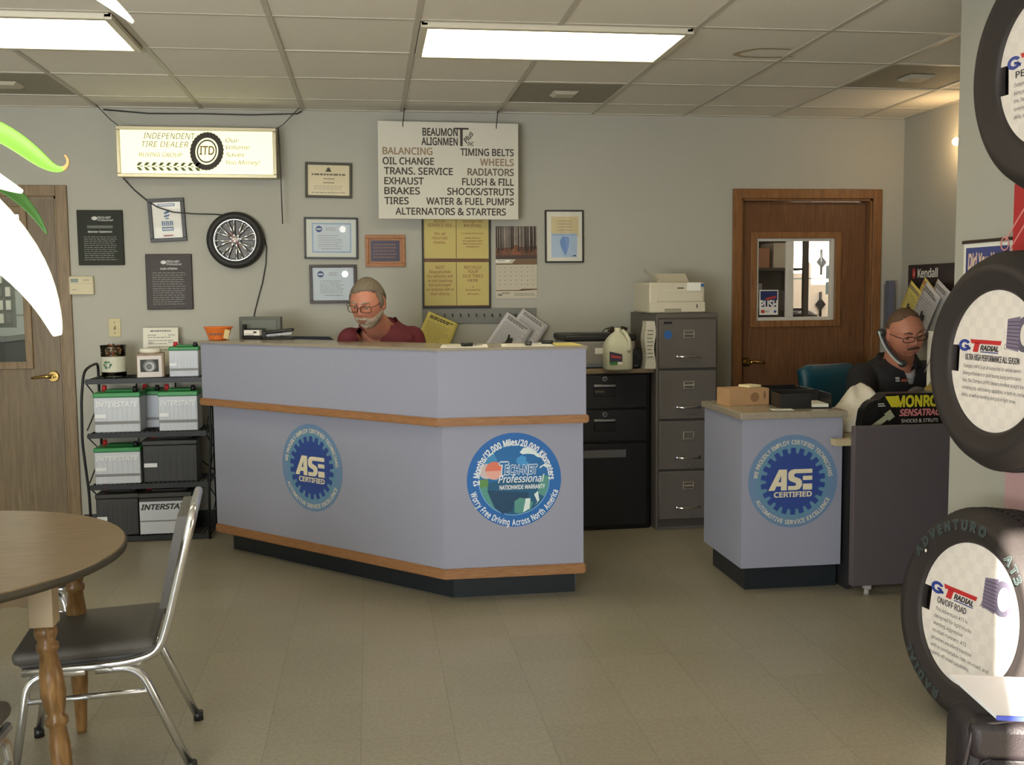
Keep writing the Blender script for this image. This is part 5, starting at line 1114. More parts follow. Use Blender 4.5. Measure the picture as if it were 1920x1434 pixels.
VIN = mat('chair_vinyl', (86, 83, 78), .55, bump=(200, .12), var=(180, .08)); PAD = mat('chair_pad_grey', (92, 92, 90), .6)
def chrome_chair(label, M):
    """faces -x; side frames at y = +-.22"""
    t = thing('dining_chair', label, 'chair', M, 'chrome framed dining chairs')
    hy = .19
    pad = B().m(VIN).box((0, 0, 0), (.40, .40, .05), tr(-.09, 0, .396) @ rotm('Y', -.02), .024, 3); pad.build('seat', t)
    B().m(PAD).b2(-.27, .08, -.18, .18, .364, .376).build('seat_base', t)
    bk = [(.146, .50), (.168, .60), (.189, .70), (.208, .78)]
    b = B().m(VIN)
    for q, off in enumerate((-.022, .018)): pass
    vs = []; fs = []
    for off in (-.024, .016):
        for x, z in bk:
            for j in range(5): yy_ = -hy+.03+(2*hy-.06)*j/4; vs.append((x+off+(.008*(1-((j-2)/2)**2) if off > 0 else 0), yy_, z))
    for s in range(2):
        for r in range(3):
            for j in range(4): a = s*20+r*5+j; fs.append((a, a+1, a+6, a+5))
    for j in range(4): fs += [(j, j+1, 21+j, 20+j), (15+j, 16+j, 36+j, 35+j)]
    for r in range(3): fs += [(r*5, r*5+5, 25+r*5, 20+r*5), (r*5+4, r*5+9, 29+r*5, 24+r*5)]
    b.add(vs, fs); b.build('backrest', t)
    # one bent tube: seat rail, upright, top rail, upright, seat rail
    path = [(-.26, -hy, .352), (.03, -hy, .354), (.118, -hy, .375), (.150, -hy, .47), (.232, -hy, .80), (.232, hy, .80), (.150, hy, .47), (.118, hy, .375), (.03, hy, .354), (-.26, hy, .352)]
    B().m(CHROME).tube(rounded(path, .055, 6), .0140, 12).build('back_frame', t)
    for s in (-1, 1):
        B().m(CHROME).tube(rounded([(-.06, s*hy, .340), (.06, s*hy, .340), (.20, s*(hy+.004), .012)], .06, 6), .0128, 10).build('leg', t)
        B().m(CHROME).tube(rounded([(-.09, s*hy, .340), (-.245, s*hy, .340), (-.300, s*(hy+.004), .012)], .06, 6), .0128, 10).build('leg', t)
        B().m(CHROME).cyl((-.262, s*(hy+.002), .262), (.098, s*(hy+.002), .262), .0085).build('stretcher', t)
        for x in (.202, -.301): B().m(BLACKP).cyl((x, s*(hy+.004), 0), (x, s*(hy+.004), .03), .0165, .0155).build('foot_cap', t)
    for x in (-.12, .06): B().m(CHROME).cyl((x, -hy, .352), (x, hy, .352), .009).build('cross_bar', t)
    return t
ch = chrome_chair('chrome framed dining chair with a dark vinyl seat, pushed up to the round table', tr(-.79, 3.29, 0) @ rotm('Z', .11))
dup(ch, tr(-1.475, 3.93, 0) @ rotm('Z', 2.6), 'chrome framed dining chair mostly hidden behind the round table at the left edge')
dup(ch, tr(-1.13, 2.42, 0) @ rotm('Z', -PI/2), 'chrome framed dining chair in front of the round table, only a leg in view')

# ------------------------------------------------------------------ plant at the left edge, close to the camera
LEAF = mat('leaf_sunlit', (246, 248, 224), .4, sss=.1); LEAFG = mat('leaf_green', (120, 168, 60), .45); LEAFD = mat('leaf_tip_dry', (170, 130, 70), .6)  # palest leaves: strong sunlight is put into the near-white colour
t = thing('potted_plant', 'tall potted plant whose long pale pointed leaves reach in at the left edge', 'plant', tr(-.86, 1.02, 0))
B().m(mat('terracotta', (150, 90, 62), .7)).lathe([(0, 0), (.13, 0), (.17, .26), (.185, .27), (.185, .31), (.165, .31), (.15, .27), (0, .27)], 40).build('pot', t)
o = B().m(mat('potting_soil', (52, 40, 32), .95)).disc(.155, .272, n=32).build('soil', t)
B().m(mat('plant_stem', (110, 100, 64), .7)).tube([(0, 0, .2), (.01, .01, .7), (-.01, .02, 1.25), (.0, .0, 1.62)], .024, 12, rad=[.028, .026, .023, .02]).build('stem', t)
def leaf(pts, wds, m, face=(0, -1, .25), tipm=None, cup=.18):
    """blade along pts (plant frame) with half-widths wds"""
    P = [Vector(p) for p in pts]; n = len(P); F = Vector(face).normalized(); vs = []; fs = []
    for i in range(n):
        d = (P[min(i+1, n-1)]-P[max(i-1, 0)]).normalized(); sd = d.cross(F).normalized(); nn = sd.cross(d).normalized(); w_ = wds[i]
        for k in (-1, -.5, 0, .5, 1): vs.append(P[i]+sd*w_*k+nn*(w_*cup*abs(k)))
    fs = [(i*5+k, i*5+k+1, (i+1)*5+k+1, (i+1)*5+k) for i in range(n-1) for k in range(4)]
    b = B().m(m); _, ff = b.add(vs, fs, None, True)
    if tipm:
        b.m(tipm)
        for f in ff[-4*tipm_n(n):]: f.material_index = b.i
    o = b.build('leaf', t); s = o.modifiers.new('thickness', 'SOLIDIFY'); s.thickness = .0015; s2 = o.modifiers.new('smooth', 'SUBSURF'); s2.levels = s2.render_levels = 2
    return o
def tipm_n(n): return 2
def rel(pts): return [(x+.86, y-1.02, z) for x, y, z in pts]
leaf(rel([(-.86, 1.02, 1.62), (-.66, 1.05, 1.66), (-.50, 1.08, 1.60), (-.40, 1.09, 1.535), (-.345, 1.10, 1.478), (-.322, 1.10, 1.43), (-.316, 1.10, 1.400)]), [.012, .030, .046, .036, .024, .012, .005], LEAF)
leaf(rel([(-.86, 1.02, 1.60), (-.66, 1.06, 1.655), (-.48, 1.09, 1.625), (-.385, 1.10, 1.615), (-.355, 1.10, 1.603), (-.33, 1.10, 1.583), (-.315, 1.10, 1.570), (-.302, 1.10, 1.568), (-.297, 1.10, 1.578), (-.302, 1.10, 1.584)]), [.01, .02, .02, .012, .010, .009, .005, .003, .0015, .001], LEAFG, tipm=LEAFD)
leaf(rel([(-.86, 1.02, 1.59), (-.65, 1.05, 1.64), (-.48, 1.08, 1.61), (-.40, 1.09, 1.578), (-.365, 1.10, 1.556), (-.342, 1.10, 1.546)]), [.01, .02, .022, .014, .008, .002], LEAF)
leaf(rel([(-.86, 1.05, 1.58), (-.65, 1.11, 1.63), (-.46, 1.16, 1.60), (-.385, 1.18, 1.565), (-.355, 1.18, 1.530), (-.345, 1.18, 1.508)]), [.01, .016, .014, .009, .005, .001], mat('leaf_deep', (70, 120, 52), .45))
leaf(rel([(-.86, 1.02, 1.66), (-.66, 1.05, 1.84), (-.46, 1.08, 1.85), (-.33, 1.10, 1.792), (-.258, 1.10, 1.742), (-.228, 1.10, 1.714)]), [.01, .02, .022, .015, .008, .002], LEAF)
for k in range(16):
    a = PI*.45+k*PI*1.25/16; r = .34+.12*((k*7) % 5)/5; h = 1.55+.05*(k % 4)
    c, s_ = math.cos(a), math.sin(a)
    leaf([(0, 0, h), (c*r*.4, s_*r*.4, h+.18), (c*r*.8, s_*r*.8, h+.16), (c*r*1.1, s_*r*1.1, h-.02), (c*r*1.2, s_*r*1.2, h-.2)], [.012, .026, .03, .018, .002], LEAFG if k % 3 else LEAF, face=(-c*.3, -s_*.3, 1))
# ------------------------------------------------------------------ the two men
def gauss(x, z, x0, z0, sx, sz): return math.exp(-((x-x0)/sx)**2-((z-z0)/sz)**2)
def head_point(d, wide=1.0, jowl=0.0, nose=1.0):
    """surface of a head, face towards -y, centre at mid height"""
    x, y, z = d.x*.078*wide, d.y*.098, d.z*.120
    t = max(0, (-z-.012)/.108)
    x *= 1-(.34-jowl*.2)*t**1.4
    if y > 0: y *= 1-.30*t; y -= .0
    else:
        y *= 1-.10*t
        y += .006*max(0, 1-abs(x)/.05)*(1 if z > .06 else 0)*max(0, (z-.06)/.05)
    if z > .03: x *= 1-.06*((z-.03)/.09)
    f = max(0.0, -d.y)
    if f > 0:
        f = min(1, f*1.6); a = 0
        a += .007*gauss(abs(x), z, .027, .033, .020, .009)              # brow
        a -= .012*gauss(abs(x), z, .031, .014, .017, .012)              # eye socket
        a += nose*(.012*gauss(x, z, 0, .008, .009, .020)+.021*gauss(x, z, 0, -.020, .011, .017)+.008*gauss(abs(x), z, .013, -.027, .009, .009))
        a += .006*gauss(abs(x), z, .042, -.016, .018, .018)             # cheek
        a += .006*gauss(x, z, 0, -.056, .022, .008)-.004*gauss(x, z, 0, -.0635, .020, .0035)+.006*gauss(x, z, 0, -.072, .018, .007)
        a -= .004*gauss(x, z, 0, -.083, .03, .006); a += .010*gauss(x, z, 0, -.103, .024, .014)
        a += jowl*.008*gauss(abs(x), z, .045, -.065, .022, .03)
        y -= a*f
    return Vector((x, y, z))
def head_grid(n=72, m=48, **kw):
    rows = []
    for i in range(m+1):
        t = PI*(i+.5)/(m+1); rows.append([head_point(Vector((math.sin(t)*math.sin(2*PI*j/n), -math.sin(t)*math.cos(2*PI*j/n), math.cos(t))), **kw) for j in range(n)])
    return rows
def head_into(b, M, **kw):
    R = head_grid(**kw); n = len(R[0]); m = len(R); vs = [p for r in R for p in r]; fs = []
    for i in range(m-1):
        for j in range(n): fs.append((i*n+j, (i+1)*n+j, (i+1)*n+(j+1) % n, i*n+(j+1) % n))
    fs += [tuple(range(n)), tuple(reversed(range((m-1)*n, m*n)))]
    b.add(vs, fs, M, True)
    w_ = kw.get('wide', 1)
    for s in (-1, 1):                                                   # ears
        E = M @ tr(s*.077*w_, .010, .0) @ rotm('Z', s*.35) @ rotm('X', -.15)
        b.ball((0, 0, 0), (.009, .021, .032), E, 16); b.tube([(s*.004, .012, .026), (s*.009, .018, .008), (s*.008, .012, -.018), (s*.002, -.004, -.03)], .005, 8, E)
def shell(name, parent, M, inside, off, m, kw, edge=.35, jitter=.0015, grid=(96, 64)):
    """hair or beard: the patch of the head where inside(d, p) > 0, raised off the skin and closed below"""
    R = head_grid(*grid, **kw); n = len(R[0]); mm = len(R); C = Vector((0, .012, -.01)); rr = random.Random(4); b = B().m(m)
    val = {}; top = {}; bot = {}
    for i in range(mm):
        for j in range(n):
            p = R[i][j]; v = inside(p); val[i, j] = v
            h = off*min(1, max(0, v)/edge); nn = (p-C).normalized()
            g = 1+.22*mnoise.noise(Vector((p.x*260, p.y*90, p.z*60)))
            top[i, j] = p+nn*(h*g+.0006+rr.uniform(-jitter, jitter)*min(1, max(0, v)/edge)); bot[i, j] = p-nn*.004
    X = M; idx = {}
    def V(k, which):
        q = (k, which)
        if q not in idx: idx[q] = b.bm.verts.new(X @ (top[k] if which else bot[k]))
        return idx[q]
    edges = {}
    for i in range(mm-1):
        for j in range(n):
            ks = [(i, j), (i+1, j), (i+1, (j+1) % n), (i, (j+1) % n)]
            if min(val[k] for k in ks) <= 0: continue
            f = b.bm.faces.new([V(k, 1) for k in ks]); f.smooth = True; f2 = b.bm.faces.new([V(k, 0) for k in reversed(ks)]); f2.smooth = True
            for a in range(4):
                e = (ks[a], ks[(a+1) % 4]); r = (e[1], e[0])
                if r in edges: del edges[r]
                else: edges[e] = 1
    if mm and all(val[0, j] > 0 for j in range(n)):
        b.bm.faces.new([V((0, j), 1) for j in range(n)]).smooth = True; b.bm.faces.new([V((0, j), 0) for j in reversed(range(n))])
        for j in range(n): edges.pop(((0, (j+1) % n), (0, j)), None); edges.pop(((0, j), (0, (j+1) % n)), None)
    for (a, c) in edges:
        try: b.bm.faces.new([V(c, 1), V(a, 1), V(a, 0), V(c, 0)]).smooth = True
        except ValueError: pass
    return b.build(name, parent)
def limb(b, pts, rad):
    pts = [Vector(p) for p in pts]
    for i in range(len(pts)-1): b.cyl(pts[i], pts[i+1], rad[i], rad[i+1], 20)
    for p, r in zip(pts, rad): b.ball(p, r, None, 20)
def loft(b, rings, n=32):
    """rings: (centre, half width, half depth, turn about z, lean about the width axis)"""
    vs = []; fs = []
    for c, rx, ry, az, ln in rings:
        R = Matrix.Rotation(az, 3, 'Z') @ Matrix.Rotation(ln, 3, 'X')
        for i in range(n):
            a = 2*PI*i/n; e = 2.4; cx, sx = math.cos(a), math.sin(a); k = (abs(cx)**e+abs(sx)**e)**(-1/e)
            vs.append(Vector(c)+R @ Vector((rx*k*cx, ry*k*sx, 0)))
    for j in range(len(rings)-1):
        for i in range(n): fs.append((j*n+i, j*n+(i+1) % n, (j+1)*n+(i+1) % n, (j+1)*n+i))
    fs += [tuple(reversed(range(n))), tuple(range((len(rings)-1)*n, len(rings)*n))]
    b.add(vs, fs, None, True)
def hand(b, wrist, fwd, palm, side=1, curl=.5):
    """palm and five separate bent fingers; fwd = where the fingers point, palm = palm normal, side = thumb side"""
    F = Vector(fwd).normalized(); N = (Vector(palm)-F*Vector(palm).dot(F)).normalized(); S = F.cross(N)*side; W = Vector(wrist)
    X = Matrix((S, F, N)).transposed().to_4x4(); X.translation = W
    b.ball((0, .045, 0), (.040, .055, .015), X, 20)
    for k, (sx, L) in enumerate(((.030, .070), (.010, .080), (-.010, .074), (-.029, .058))):
        p = Vector((sx*.85, .085, 0)); a = .15+.1*k; pts = [W+(X.to_3x3() @ Vector((sx*.8, .06, 0)))]; d = 0
        for q in range(3):
            pts.append(W+(X.to_3x3() @ p)); d += curl*(.5+.25*q); l = L*(.46, .30, .24)[q]
            p = p+Vector((sx*.1, math.cos(d)*l, math.sin(d)*l))
        pts.append(W+(X.to_3x3() @ p)); limb(b, pts, [.010, .0095, .0088, .0082, .007])
    limb(b, [W+(X.to_3x3() @ Vector(v)) for v in ((.018, .015, .004), (.042, .040, .012), (.054, .066, .022), (.056, .088, .034))], [.014, .0115, .0095, .008])
def remesh(o, vox, smooth=4, factor=.5):
    m = o.modifiers.new('r', 'REMESH'); m.mode = 'VOXEL'; m.voxel_size = vox; m.use_smooth_shade = True
    s = o.modifiers.new('s', 'SMOOTH'); s.factor = factor; s.iterations = smooth
    dg = bpy.context.evaluated_depsgraph_get(); dg.update()
    me = bpy.data.meshes.new_from_object(o.evaluated_get(dg)); mats = [x for x in o.data.materials]
    o.modifiers.clear(); old = o.data; o.data = me; bpy.data.meshes.remove(old); me.name = o.name
    me.materials.clear()
    for x in mats: me.materials.append(x)
    for p in me.polygons: p.use_smooth = True; p.material_index = 0
    return o
def cut(o, test):
    bm = bmesh.new(); bm.from_mesh(o.data); bmesh.ops.delete(bm, geom=[v for v in bm.verts if test(v.co)], context='VERTS'); bm.to_mesh(o.data); bm.free()
def head_matrix(c, yaw, pitch, roll):
    """yaw > 0 turns the face to the viewer's right, pitch > 0 looks down"""
    return tr(*c) @ rotm('Z', yaw) @ rotm('X', pitch) @ rotm('Y', roll)
def skin_mat(name, c, ruddy):
    m = mat(name, c, .5, var=(16, .07), sss=.12); return m
def glasses(parent, M, m, lensm, w_=.030, h_=.019, zc=.010, yf=-.112):
    b = B().m(m).at(M)
    for s in (-1, 1):
        pts = [(s*.034+w_*.9*math.copysign(abs(math.cos(a))**.6, math.cos(a)), yf+.010*abs((s*.034+w_*.9*math.cos(a))/.06)**2, zc-.004+h_*.85*math.copysign(abs(math.sin(a))**.6, math.sin(a))) for a in [2*PI*i/28 for i in range(28)]]
        b.tube(pts, .0018, 6, closed=True)
        b.tube([(s*.062, yf+.012, zc+.006), (s*.076, yf+.03, zc+.008), (s*.084, -.02, zc+.006), (s*.084, .012, zc+.002), (s*.082, .022, zc-.012)], .0018, 6)
    b.tube([(-.008, yf+.001, zc+.002), (0, yf-.002, zc+.006), (.008, yf+.001, zc+.002)], .0018, 6)
    g = b.build('glasses', parent); b = B().m(lensm).at(M)
    for s in (-1, 1):
        b.add([(s*.034+.0265*math.copysign(abs(math.cos(a))**.6, math.cos(a)), yf+.001+.010*abs((s*.034+w_*.9*math.cos(a))/.06)**2, zc-.004+.0158*math.copysign(abs(math.sin(a))**.6, math.sin(a))) for a in [2*PI*i/28 for i in range(28)]], [tuple(range(28))])
    b.build('lens', g); return g
def eyes(parent, M, iris, skin, wide=1.0):
    for s in (-1, 1):
        E = M @ tr(s*.032*wide, -.0800, .0120)
        b = B().at(E); b.m(mat('eye_white', (196, 184, 172), .3)).ball((0, 0, 0), .0115, None, 16); b.m(mat(iris, (60, 48, 38), .2)).ball((0, -.0075, -.0045), (.0055, .0045, .0055), None, 12); b.build('eye', parent)
        B().at(E).m(skin).ball((0, .0005, .0036), (.0140, .0122, .0105), None, 16).ball((0, .0015, -.0098), (.0135, .0112, .0068), None, 16).build('eyelid', parent)
def features(parent, M, lipc, browc, browname):
    b = B().at(M).m(mat(lipc, (146, 90, 80), .55)); b.ball((0, -.0985, -.0595), (.019, .005, .0024), None, 14).ball((0, -.0975, -.0675), (.016, .0055, .0032), None, 14); b.build('lips', parent)
    for s in (-1, 1): B().at(M).m(mat(browname, browc, .8)).tube([(s*.013, -.1005, .030), (s*.028, -.0985, .037), (s*.046, -.085, .033)], .0035, 8, rad=[.003, .0042, .002]).build('eyebrow', parent)

# man in the maroon shirt, seated behind the counter, looking down to the viewer's left
SK1 = skin_mat('skin_ruddy', (186, 124, 102), 0); GREYHAIR = mat('hair_grey', (112, 100, 84), .7, var=(60, .3, (8, 1, 1))); BEARD = mat('beard_white', (166, 152, 134), .85, var=(45, .28)); MAROON = mat('maroon_cloth', (98, 30, 40), .8, bump=(300, .15), var=(5, .06))
p1 = thing('person', 'grey-haired bearded man in glasses and maroon shirt seated behind the counter', 'person', tr(0, 0, 0))
kw1 = dict(wide=1.04, jowl=.4, nose=1.0)
HM1 = head_matrix((-.010, 5.44, 1.396), -.42, .32, .05) @ Matrix.Scale(1.07, 4)
b = B().m(SK1); head_into(b, HM1, **kw1)
nb = HM1 @ Vector((0, .035, -.09)); limb(b, [HM1 @ Vector((0, .01, -.03)), nb, (.05, 5.62, 1.25)], [.064, .064, .078])
loft(b, [((.11, 5.86, .60), .17, .13, -.3, 0), ((.10, 5.80, .75), .175, .135, -.3, .1), ((.085, 5.74, .95), .175, .13, -.3, .25), ((.075, 5.68, 1.11), .178, .115, -.35, .35), ((.06, 5.64, 1.21), .155, .09, -.35, .4), ((.05, 5.62, 1.265), .085, .07, -.35, .4)])
RS, LS = Vector((-.105, 5.58, 1.195)), Vector((.225, 5.68, 1.195))
RE, LE = Vector((-.18, 5.52, .90)), Vector((.30, 5.60, .90)); RW_, LW_ = Vector((-.10, 5.46, .795)), Vector((.14, 5.42, .80))
limb(b, [RS, RE, RW_], [.056, .043, .029]); limb(b, [LS, LE, LW_], [.056, .043, .029])
hand(b, RW_, (.75, -.35, -.05), (0, 0, -1), 1, .35); hand(b, LW_, (-.8, -.3, -.05), (0, 0, -1), -1, .35)
for s, k in ((-1, (-.05, 5.52, .60)), (1, (.22, 5.50, .60))):
    limb(b, [(.11+s*.09, 5.84, .62), k, (k[0], k[1]+.10, .12)], [.088, .062, .045]); limb(b, [(k[0], k[1]+.11, .06), (k[0], k[1]-.08, .045)], [.045, .038])
body = remesh(b.build('body', p1), .0052)
def hair1(p):
    ax = abs(p.x)
    if p.y < -.035: line = .074+.008*math.sin(p.x*45+.8)-.25*max(0, ax-.045)
    elif p.y < -.006: line = -.012 if ax > .05 else .05
    elif p.y < .030: line = .034
    else: line = .034-1.5*(p.y-.030)
    if ax < .055 and p.y > -.045: line = min(line, .03)
    return (p.z-line)/.03
shell('hair', p1, HM1, hair1, .0095, GREYHAIR, kw1, .5, .0012)
def beard1(p):
    ax = abs(p.x)
    if p.y > .002: return -1
    if ax < .026: up = -.0400
    elif ax < .048: up = -.0400-.012*math.sin((ax-.026)/.022*PI/2)
    else: up = -.052+.95*(ax-.048)
    v = up-p.z
    if ax < .019 and -.072 < p.z < -.054: v = min(v, abs(p.z+.0632)-.0052)
    return v/.014
shell('beard', p1, HM1, beard1, .0065, BEARD, kw1, 1.2, .0016, (160, 110))
eyes(p1, HM1, 'iris_dark', SK1); features(p1, HM1, 'lip_red', (150, 138, 120), 'brow_grey')
glasses(p1, HM1, mat('glasses_bronze', (70, 52, 40), .3, .5), glass('lens_tint', (250, 244, 238)))
b = B().m(MAROON)
loft(b, [((.11, 5.86, .62), .19, .15, -.3, 0), ((.10, 5.80, .75), .193, .155, -.3, .1), ((.085, 5.74, .95), .194, .15, -.3, .25), ((.075, 5.68, 1.11), .196, .134, -.35, .35), ((.06, 5.645, 1.215), .178, .110, -.35, .4), ((.055, 5.635, 1.275), .105, .088, -.35, .4), ((.05, 5.635, 1.31), .086, .078, -.35, .4)])
limb(b, [RS, RS.lerp(RE, .75)], [.073, .066]); limb(b, [LS, LS.lerp(LE, .75)], [.074, .066]); b.ball((.135, 5.66, 1.225), (.10, .085, .06), None, 16); b.ball((-.03, 5.61, 1.215), (.09, .08, .055), None, 16)
sh = remesh(b.build('shirt', p1), .006)
def vneck(c):
    d = Vector((c.x-.045, c.y-5.625)); ang = -.5; f = Vector((math.sin(ang), -math.cos(ang))); u = d.x*f.x+d.y*f.y; v = abs(-d.x*f.y+d.y*f.x)
    return u > .015 and c.z > 1.12 and v < .012+.060*(c.z-1.12)/.15 or (c.z > 1.285-.35*u and d.length < .10)
cut(sh, vneck)
b = B().m(MAROON)      # collar
cpts = []
for i in range(15):
    a = -1.95+3.9*i/14; r = .074; az = PI/2+.5
    cpts.append((.05+.084*math.cos(az+a), 5.630+.080*math.sin(az+a), 1.272+.034*math.cos(a)+(.0 if abs(a) < 1.6 else -.04*(abs(a)-1.6))))
vs = []; fs = []
for k, (x, y, z) in enumerate(cpts):
    d = Vector((x-.05, y-5.63)).normalized(); vs += [(x, y, z-.01), (x+d.x*.006, y+d.y*.006, z+.030), (x+d.x*.030, y+d.y*.030, z-.012)]
for k in range(14): fs += [(3*k, 3*k+3, 3*k+4, 3*k+1), (3*k+1, 3*k+4, 3*k+5, 3*k+2)]
b.add(vs, fs, None, True); o = b.build('collar', p1); q = o.modifiers.new('thickness', 'SOLIDIFY'); q.thickness = .004
b = B().m(mat('trouser_dark', (44, 46, 56), .8))
loft(b, [((.11, 5.86, .52), .17, .15, -.3, 0), ((.11, 5.86, .60), .195, .16, -.3, 0), ((.11, 5.85, .66), .192, .156, -.3, 0)])
for s, k in ((-1, (-.05, 5.52, .60)), (1, (.22, 5.50, .60))): limb(b, [(.11+s*.09, 5.84, .62), k, (k[0], k[1]+.10, .10)], [.098, .075, .06])
remesh(b.build('trousers', p1), .008)
for s, k in ((-1, (-.05, 5.52)), (1, (.22, 5.50))): B().m(BLACKP).b2(k[0]-.05, k[0]+.05, k[1]-.14, k[1]+.16, .0, .09, .03).build('shoe', p1)
t = thing('stool', 'black stool under the bearded man behind the counter', 'stool', tr(.11, 5.88, 0)); B().m(BLACKP).lathe([(0, .44), (.17, .44), (.18, .46), (.18, .49), (.16, .505), (0, .505)], 32).build('seat', t); B().m(CHROME).cyl((0, 0, .03), (0, 0, .44), .025).build('column', t); B().m(BLACKP).lathe([(0, .0), (.2, 0), (.2, .015), (.03, .04), (0, .04)], 32).build('base', t)

# man in black with a telephone at his ear, seated behind the desk at the right
SK2 = skin_mat('skin_tan', (186, 124, 100), 0); SHORT = mat('hair_brown', (98, 74, 54), .75, var=(80, .3)); MOU = mat('moustache_dark', (70, 48, 38), .8); BLK = mat('black_cloth', (26, 25, 28), .8, bump=(300, .12))
p2 = thing('person', 'short-haired man in glasses and black shirt holding a telephone to his ear', 'person', tr(0, 0, 0))
kw2 = dict(wide=1.10, jowl=.9, nose=.9)
HM2 = head_matrix((2.822, 5.12, 1.208), -.02, .27, -.16) @ Matrix.Scale(1.10, 4)
b = B().m(SK2); head_into(b, HM2, **kw2)
limb(b, [HM2 @ Vector((0, .01, -.03)), HM2 @ Vector((0, .045, -.09)), (2.86, 5.26, 1.02)], [.068, .072, .085])
loft(b, [((2.88, 5.50, .50), .19, .15, .2, 0), ((2.88, 5.46, .62), .21, .17, .2, .1), ((2.88, 5.38, .78), .215, .165, .2, .2), ((2.87, 5.32, .92), .205, .135, .2, .25), ((2.865, 5.29, 1.0), .17, .10, .2, .3), ((2.86, 5.27, 1.045), .09, .08, .2, .3)])
RS2, LS2 = Vector((2.655, 5.26, .965)), Vector((3.07, 5.35, .965)); RE2, LE2 = Vector((2.57, 5.10, .79)), Vector((3.17, 5.18, .79)); RW2, LW2 = Vector((2.82, 4.945, .805)), Vector((3.03, 4.99, .80))
limb(b, [RS2, RE2, RW2], [.064, .050, .032]); limb(b, [LS2, LE2, LW2], [.064, .050, .032])
hand(b, RW2, (.9, -.15, -.1), (0, .1, -1), 1, .35); hand(b, LW2, (-.9, -.2, -.05), (0, 0, -1), -1, .35)
for s in (-1, 1):
    kx = 2.88+s*.14; limb(b, [(2.88+s*.10, 5.46, .52), (kx, 5.08, .55), (kx, 5.14, .12)], [.092, .064, .046]); limb(b, [(kx, 5.16, .06), (kx, 4.97, .045)], [.046, .038])
remesh(b.build('body', p2), .0052)
def hair2(p):
    ax = abs(p.x)
    if p.y < -.02: line = .088+.012*math.cos(p.x*42)-.12*max(0, ax-.03)
    elif p.y < .03: line = .070-.7*(p.y+.02) if p.y < .0 else .034
    else: line = .034-1.0*(p.y-.03)
    if ax < .05 and p.y > -.02: line = min(line, .03)
    return (p.z-line)/.03
shell('hair', p2, HM2, hair2, .005, SHORT, kw2, .8, .0012)
def mous(p):
    if p.y > -.05: return -1
    v = min(.030-abs(p.x), .0075-abs(p.z+.0475+.25*max(0, abs(p.x)-.016)))
    return v/.008
shell('moustache', p2, HM2, mous, .005, MOU, kw2, .8, .001, (192, 128))
eyes(p2, HM2, 'iris_dark', SK2); features(p2, HM2, 'lip_brown', (84, 62, 48), 'brow_brown')
glasses(p2, HM2, mat('glasses_dark', (52, 40, 38), .3, .4), glass('lens_tint'), h_=.015)
b = B().m(BLK)
loft(b, [((2.88, 5.50, .50), .21, .17, .2, 0), ((2.88, 5.46, .62), .228, .188, .2, .1), ((2.88, 5.38, .78), .233, .184, .2, .2), ((2.87, 5.32, .92), .224, .154, .2, .25), ((2.865, 5.29, 1.01), .19, .12, .2, .3), ((2.86, 5.27, 1.055), .105, .092, .2, .3), ((2.86, 5.265, 1.075), .092, .086, .2, .3)])
limb(b, [RS2, RS2.lerp(RE2, .85)], [.082, .074]); limb(b, [LS2, LS2.lerp(LE2, .85)], [.082, .074]); b.ball((2.76, 5.27, 1.0), (.11, .09, .055), None, 16); b.ball((2.97, 5.31, 1.0), (.11, .09, .055), None, 16)
sh = remesh(b.build('shirt', p2), .006)
def vneck2(c):
    d = Vector((c.x-2.86, c.y-5.27)); ang = .35; f = Vector((math.sin(ang), -math.cos(ang))); u = d.x*f.x+d.y*f.y; v = abs(-d.x*f.y+d.y*f.x)
    return u > .02 and c.z > .93 and v < .01+.045*(c.z-.93)/.13 or c.z > 1.07
cut(sh, vneck2)
b = B().m(mat('undershirt', (205, 204, 206), .8)); loft(b, [((2.868, 5.255, .955), .075, .085, .3, .3), ((2.864, 5.262, 1.0), .098, .084, .3, .35), ((2.862, 5.262, 1.028), .092, .083, .3, .35)]); b.build('undershirt', p2)
b = B().m(BLK); vs = []; fs = []
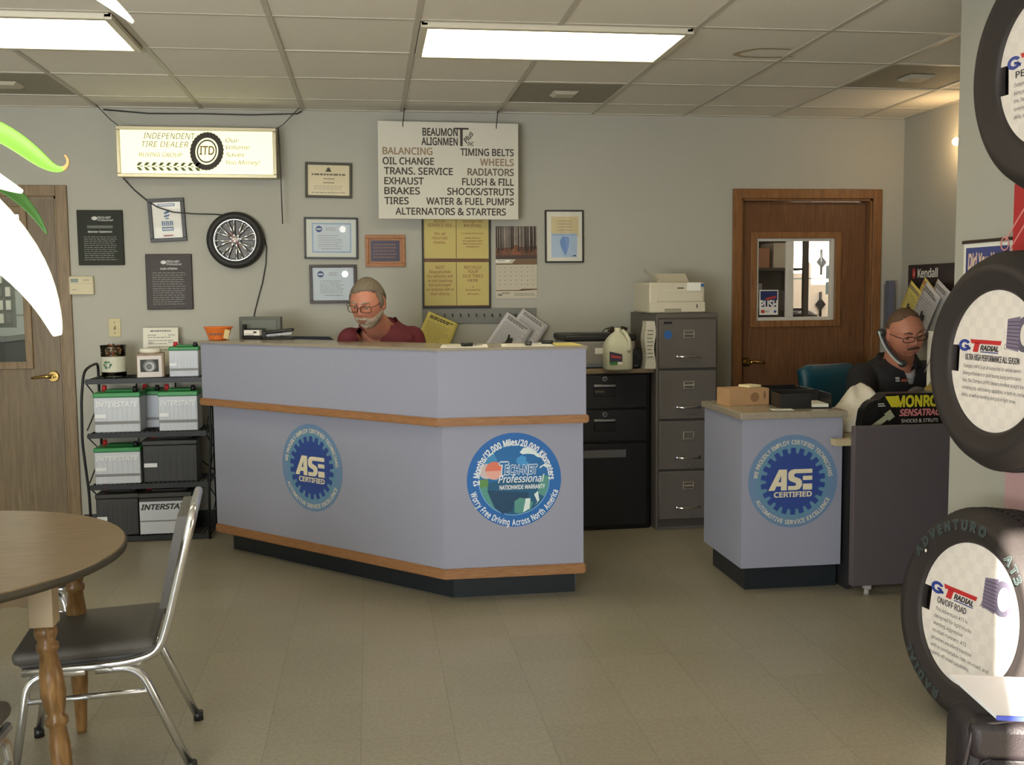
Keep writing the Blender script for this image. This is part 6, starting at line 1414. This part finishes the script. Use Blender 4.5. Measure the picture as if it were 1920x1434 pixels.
for k in range(15):
    a = -2.4+4.8*k/14; az = PI/2-.35; x, y = 2.86+.094*math.cos(az+a), 5.268+.09*math.sin(az+a); z = 1.062-(.0 if abs(a) < 1.6 else .05*(abs(a)-1.6)); d = Vector((x-2.86, y-5.268)).normalized()
    vs += [(x, y, z-.02), (x+d.x*.006, y+d.y*.006, z+.032), (x+d.x*.032, y+d.y*.032, z-.016)]
for k in range(14): fs += [(3*k, 3*k+3, 3*k+4, 3*k+1), (3*k+1, 3*k+4, 3*k+5, 3*k+2)]
b.add(vs, fs, None, True); o = b.build('collar', p2); q = o.modifiers.new('thickness', 'SOLIDIFY'); q.thickness = .004
b = B().at(facing(2.775, 5.118, .965, .1, 0, -.25)); b.m(mat('embroidery', (150, 148, 146), .7)).box((0, 0, .02), (.022, .012, .002)).box((0, -.014, .02), (.022, .008, .002)); b.m(mat('embroidery_red', (130, 60, 44), .7)).box((.035, -.012, .02), (.03, .014, .002)); b.build('badge', p2)
b = B().m(mat('trouser_dark')); loft(b, [((2.88, 5.50, .46), .19, .16, .2, 0), ((2.88, 5.49, .52), .215, .18, .2, 0), ((2.88, 5.48, .56), .212, .178, .2, 0)])
for s in (-1, 1): kx = 2.88+s*.14; limb(b, [(2.88+s*.10, 5.46, .52), (kx, 5.08, .55), (kx, 5.14, .10)], [.102, .076, .06])
remesh(b.build('trousers', p2), .008)
for s in (-1, 1): kx = 2.88+s*.14; B().m(BLACKP).b2(kx-.05, kx+.05, 4.93, 5.22, 0, .09, .03).build('shoe', p2)
# telephone handset pinned between ear and shoulder
hs = [HM2 @ Vector(v) for v in ((-.118, .018, .030), (-.112, .004, -.012), (-.100, -.034, -.060), (-.078, -.078, -.098), (-.062, -.100, -.112))]
t = thing('telephone_handset', 'dark telephone handset with a pale edge held between ear and shoulder', 'telephone', tr(*hs[2]))
loc = [h-hs[2] for h in hs]; B().m(mat('handset_grey', (48, 52, 54), .4)).tube(rounded(loc, .03), .013, 12).ball(loc[0]+Vector((.01, 0, -.012)), (.024, .024, .024)).ball(loc[-1], (.022, .02, .02)).build('handle', t)
B().m(mat('handset_edge', (186, 190, 188), .4)).tube(rounded([l+Vector((-.013, -.012, -.004)) for l in loc], .03), .005, 8).build('edge_strip', t)
office_chair('teal office chair behind the man in black', 2.80, 5.55, .35, TEAL, 1.0, .39)
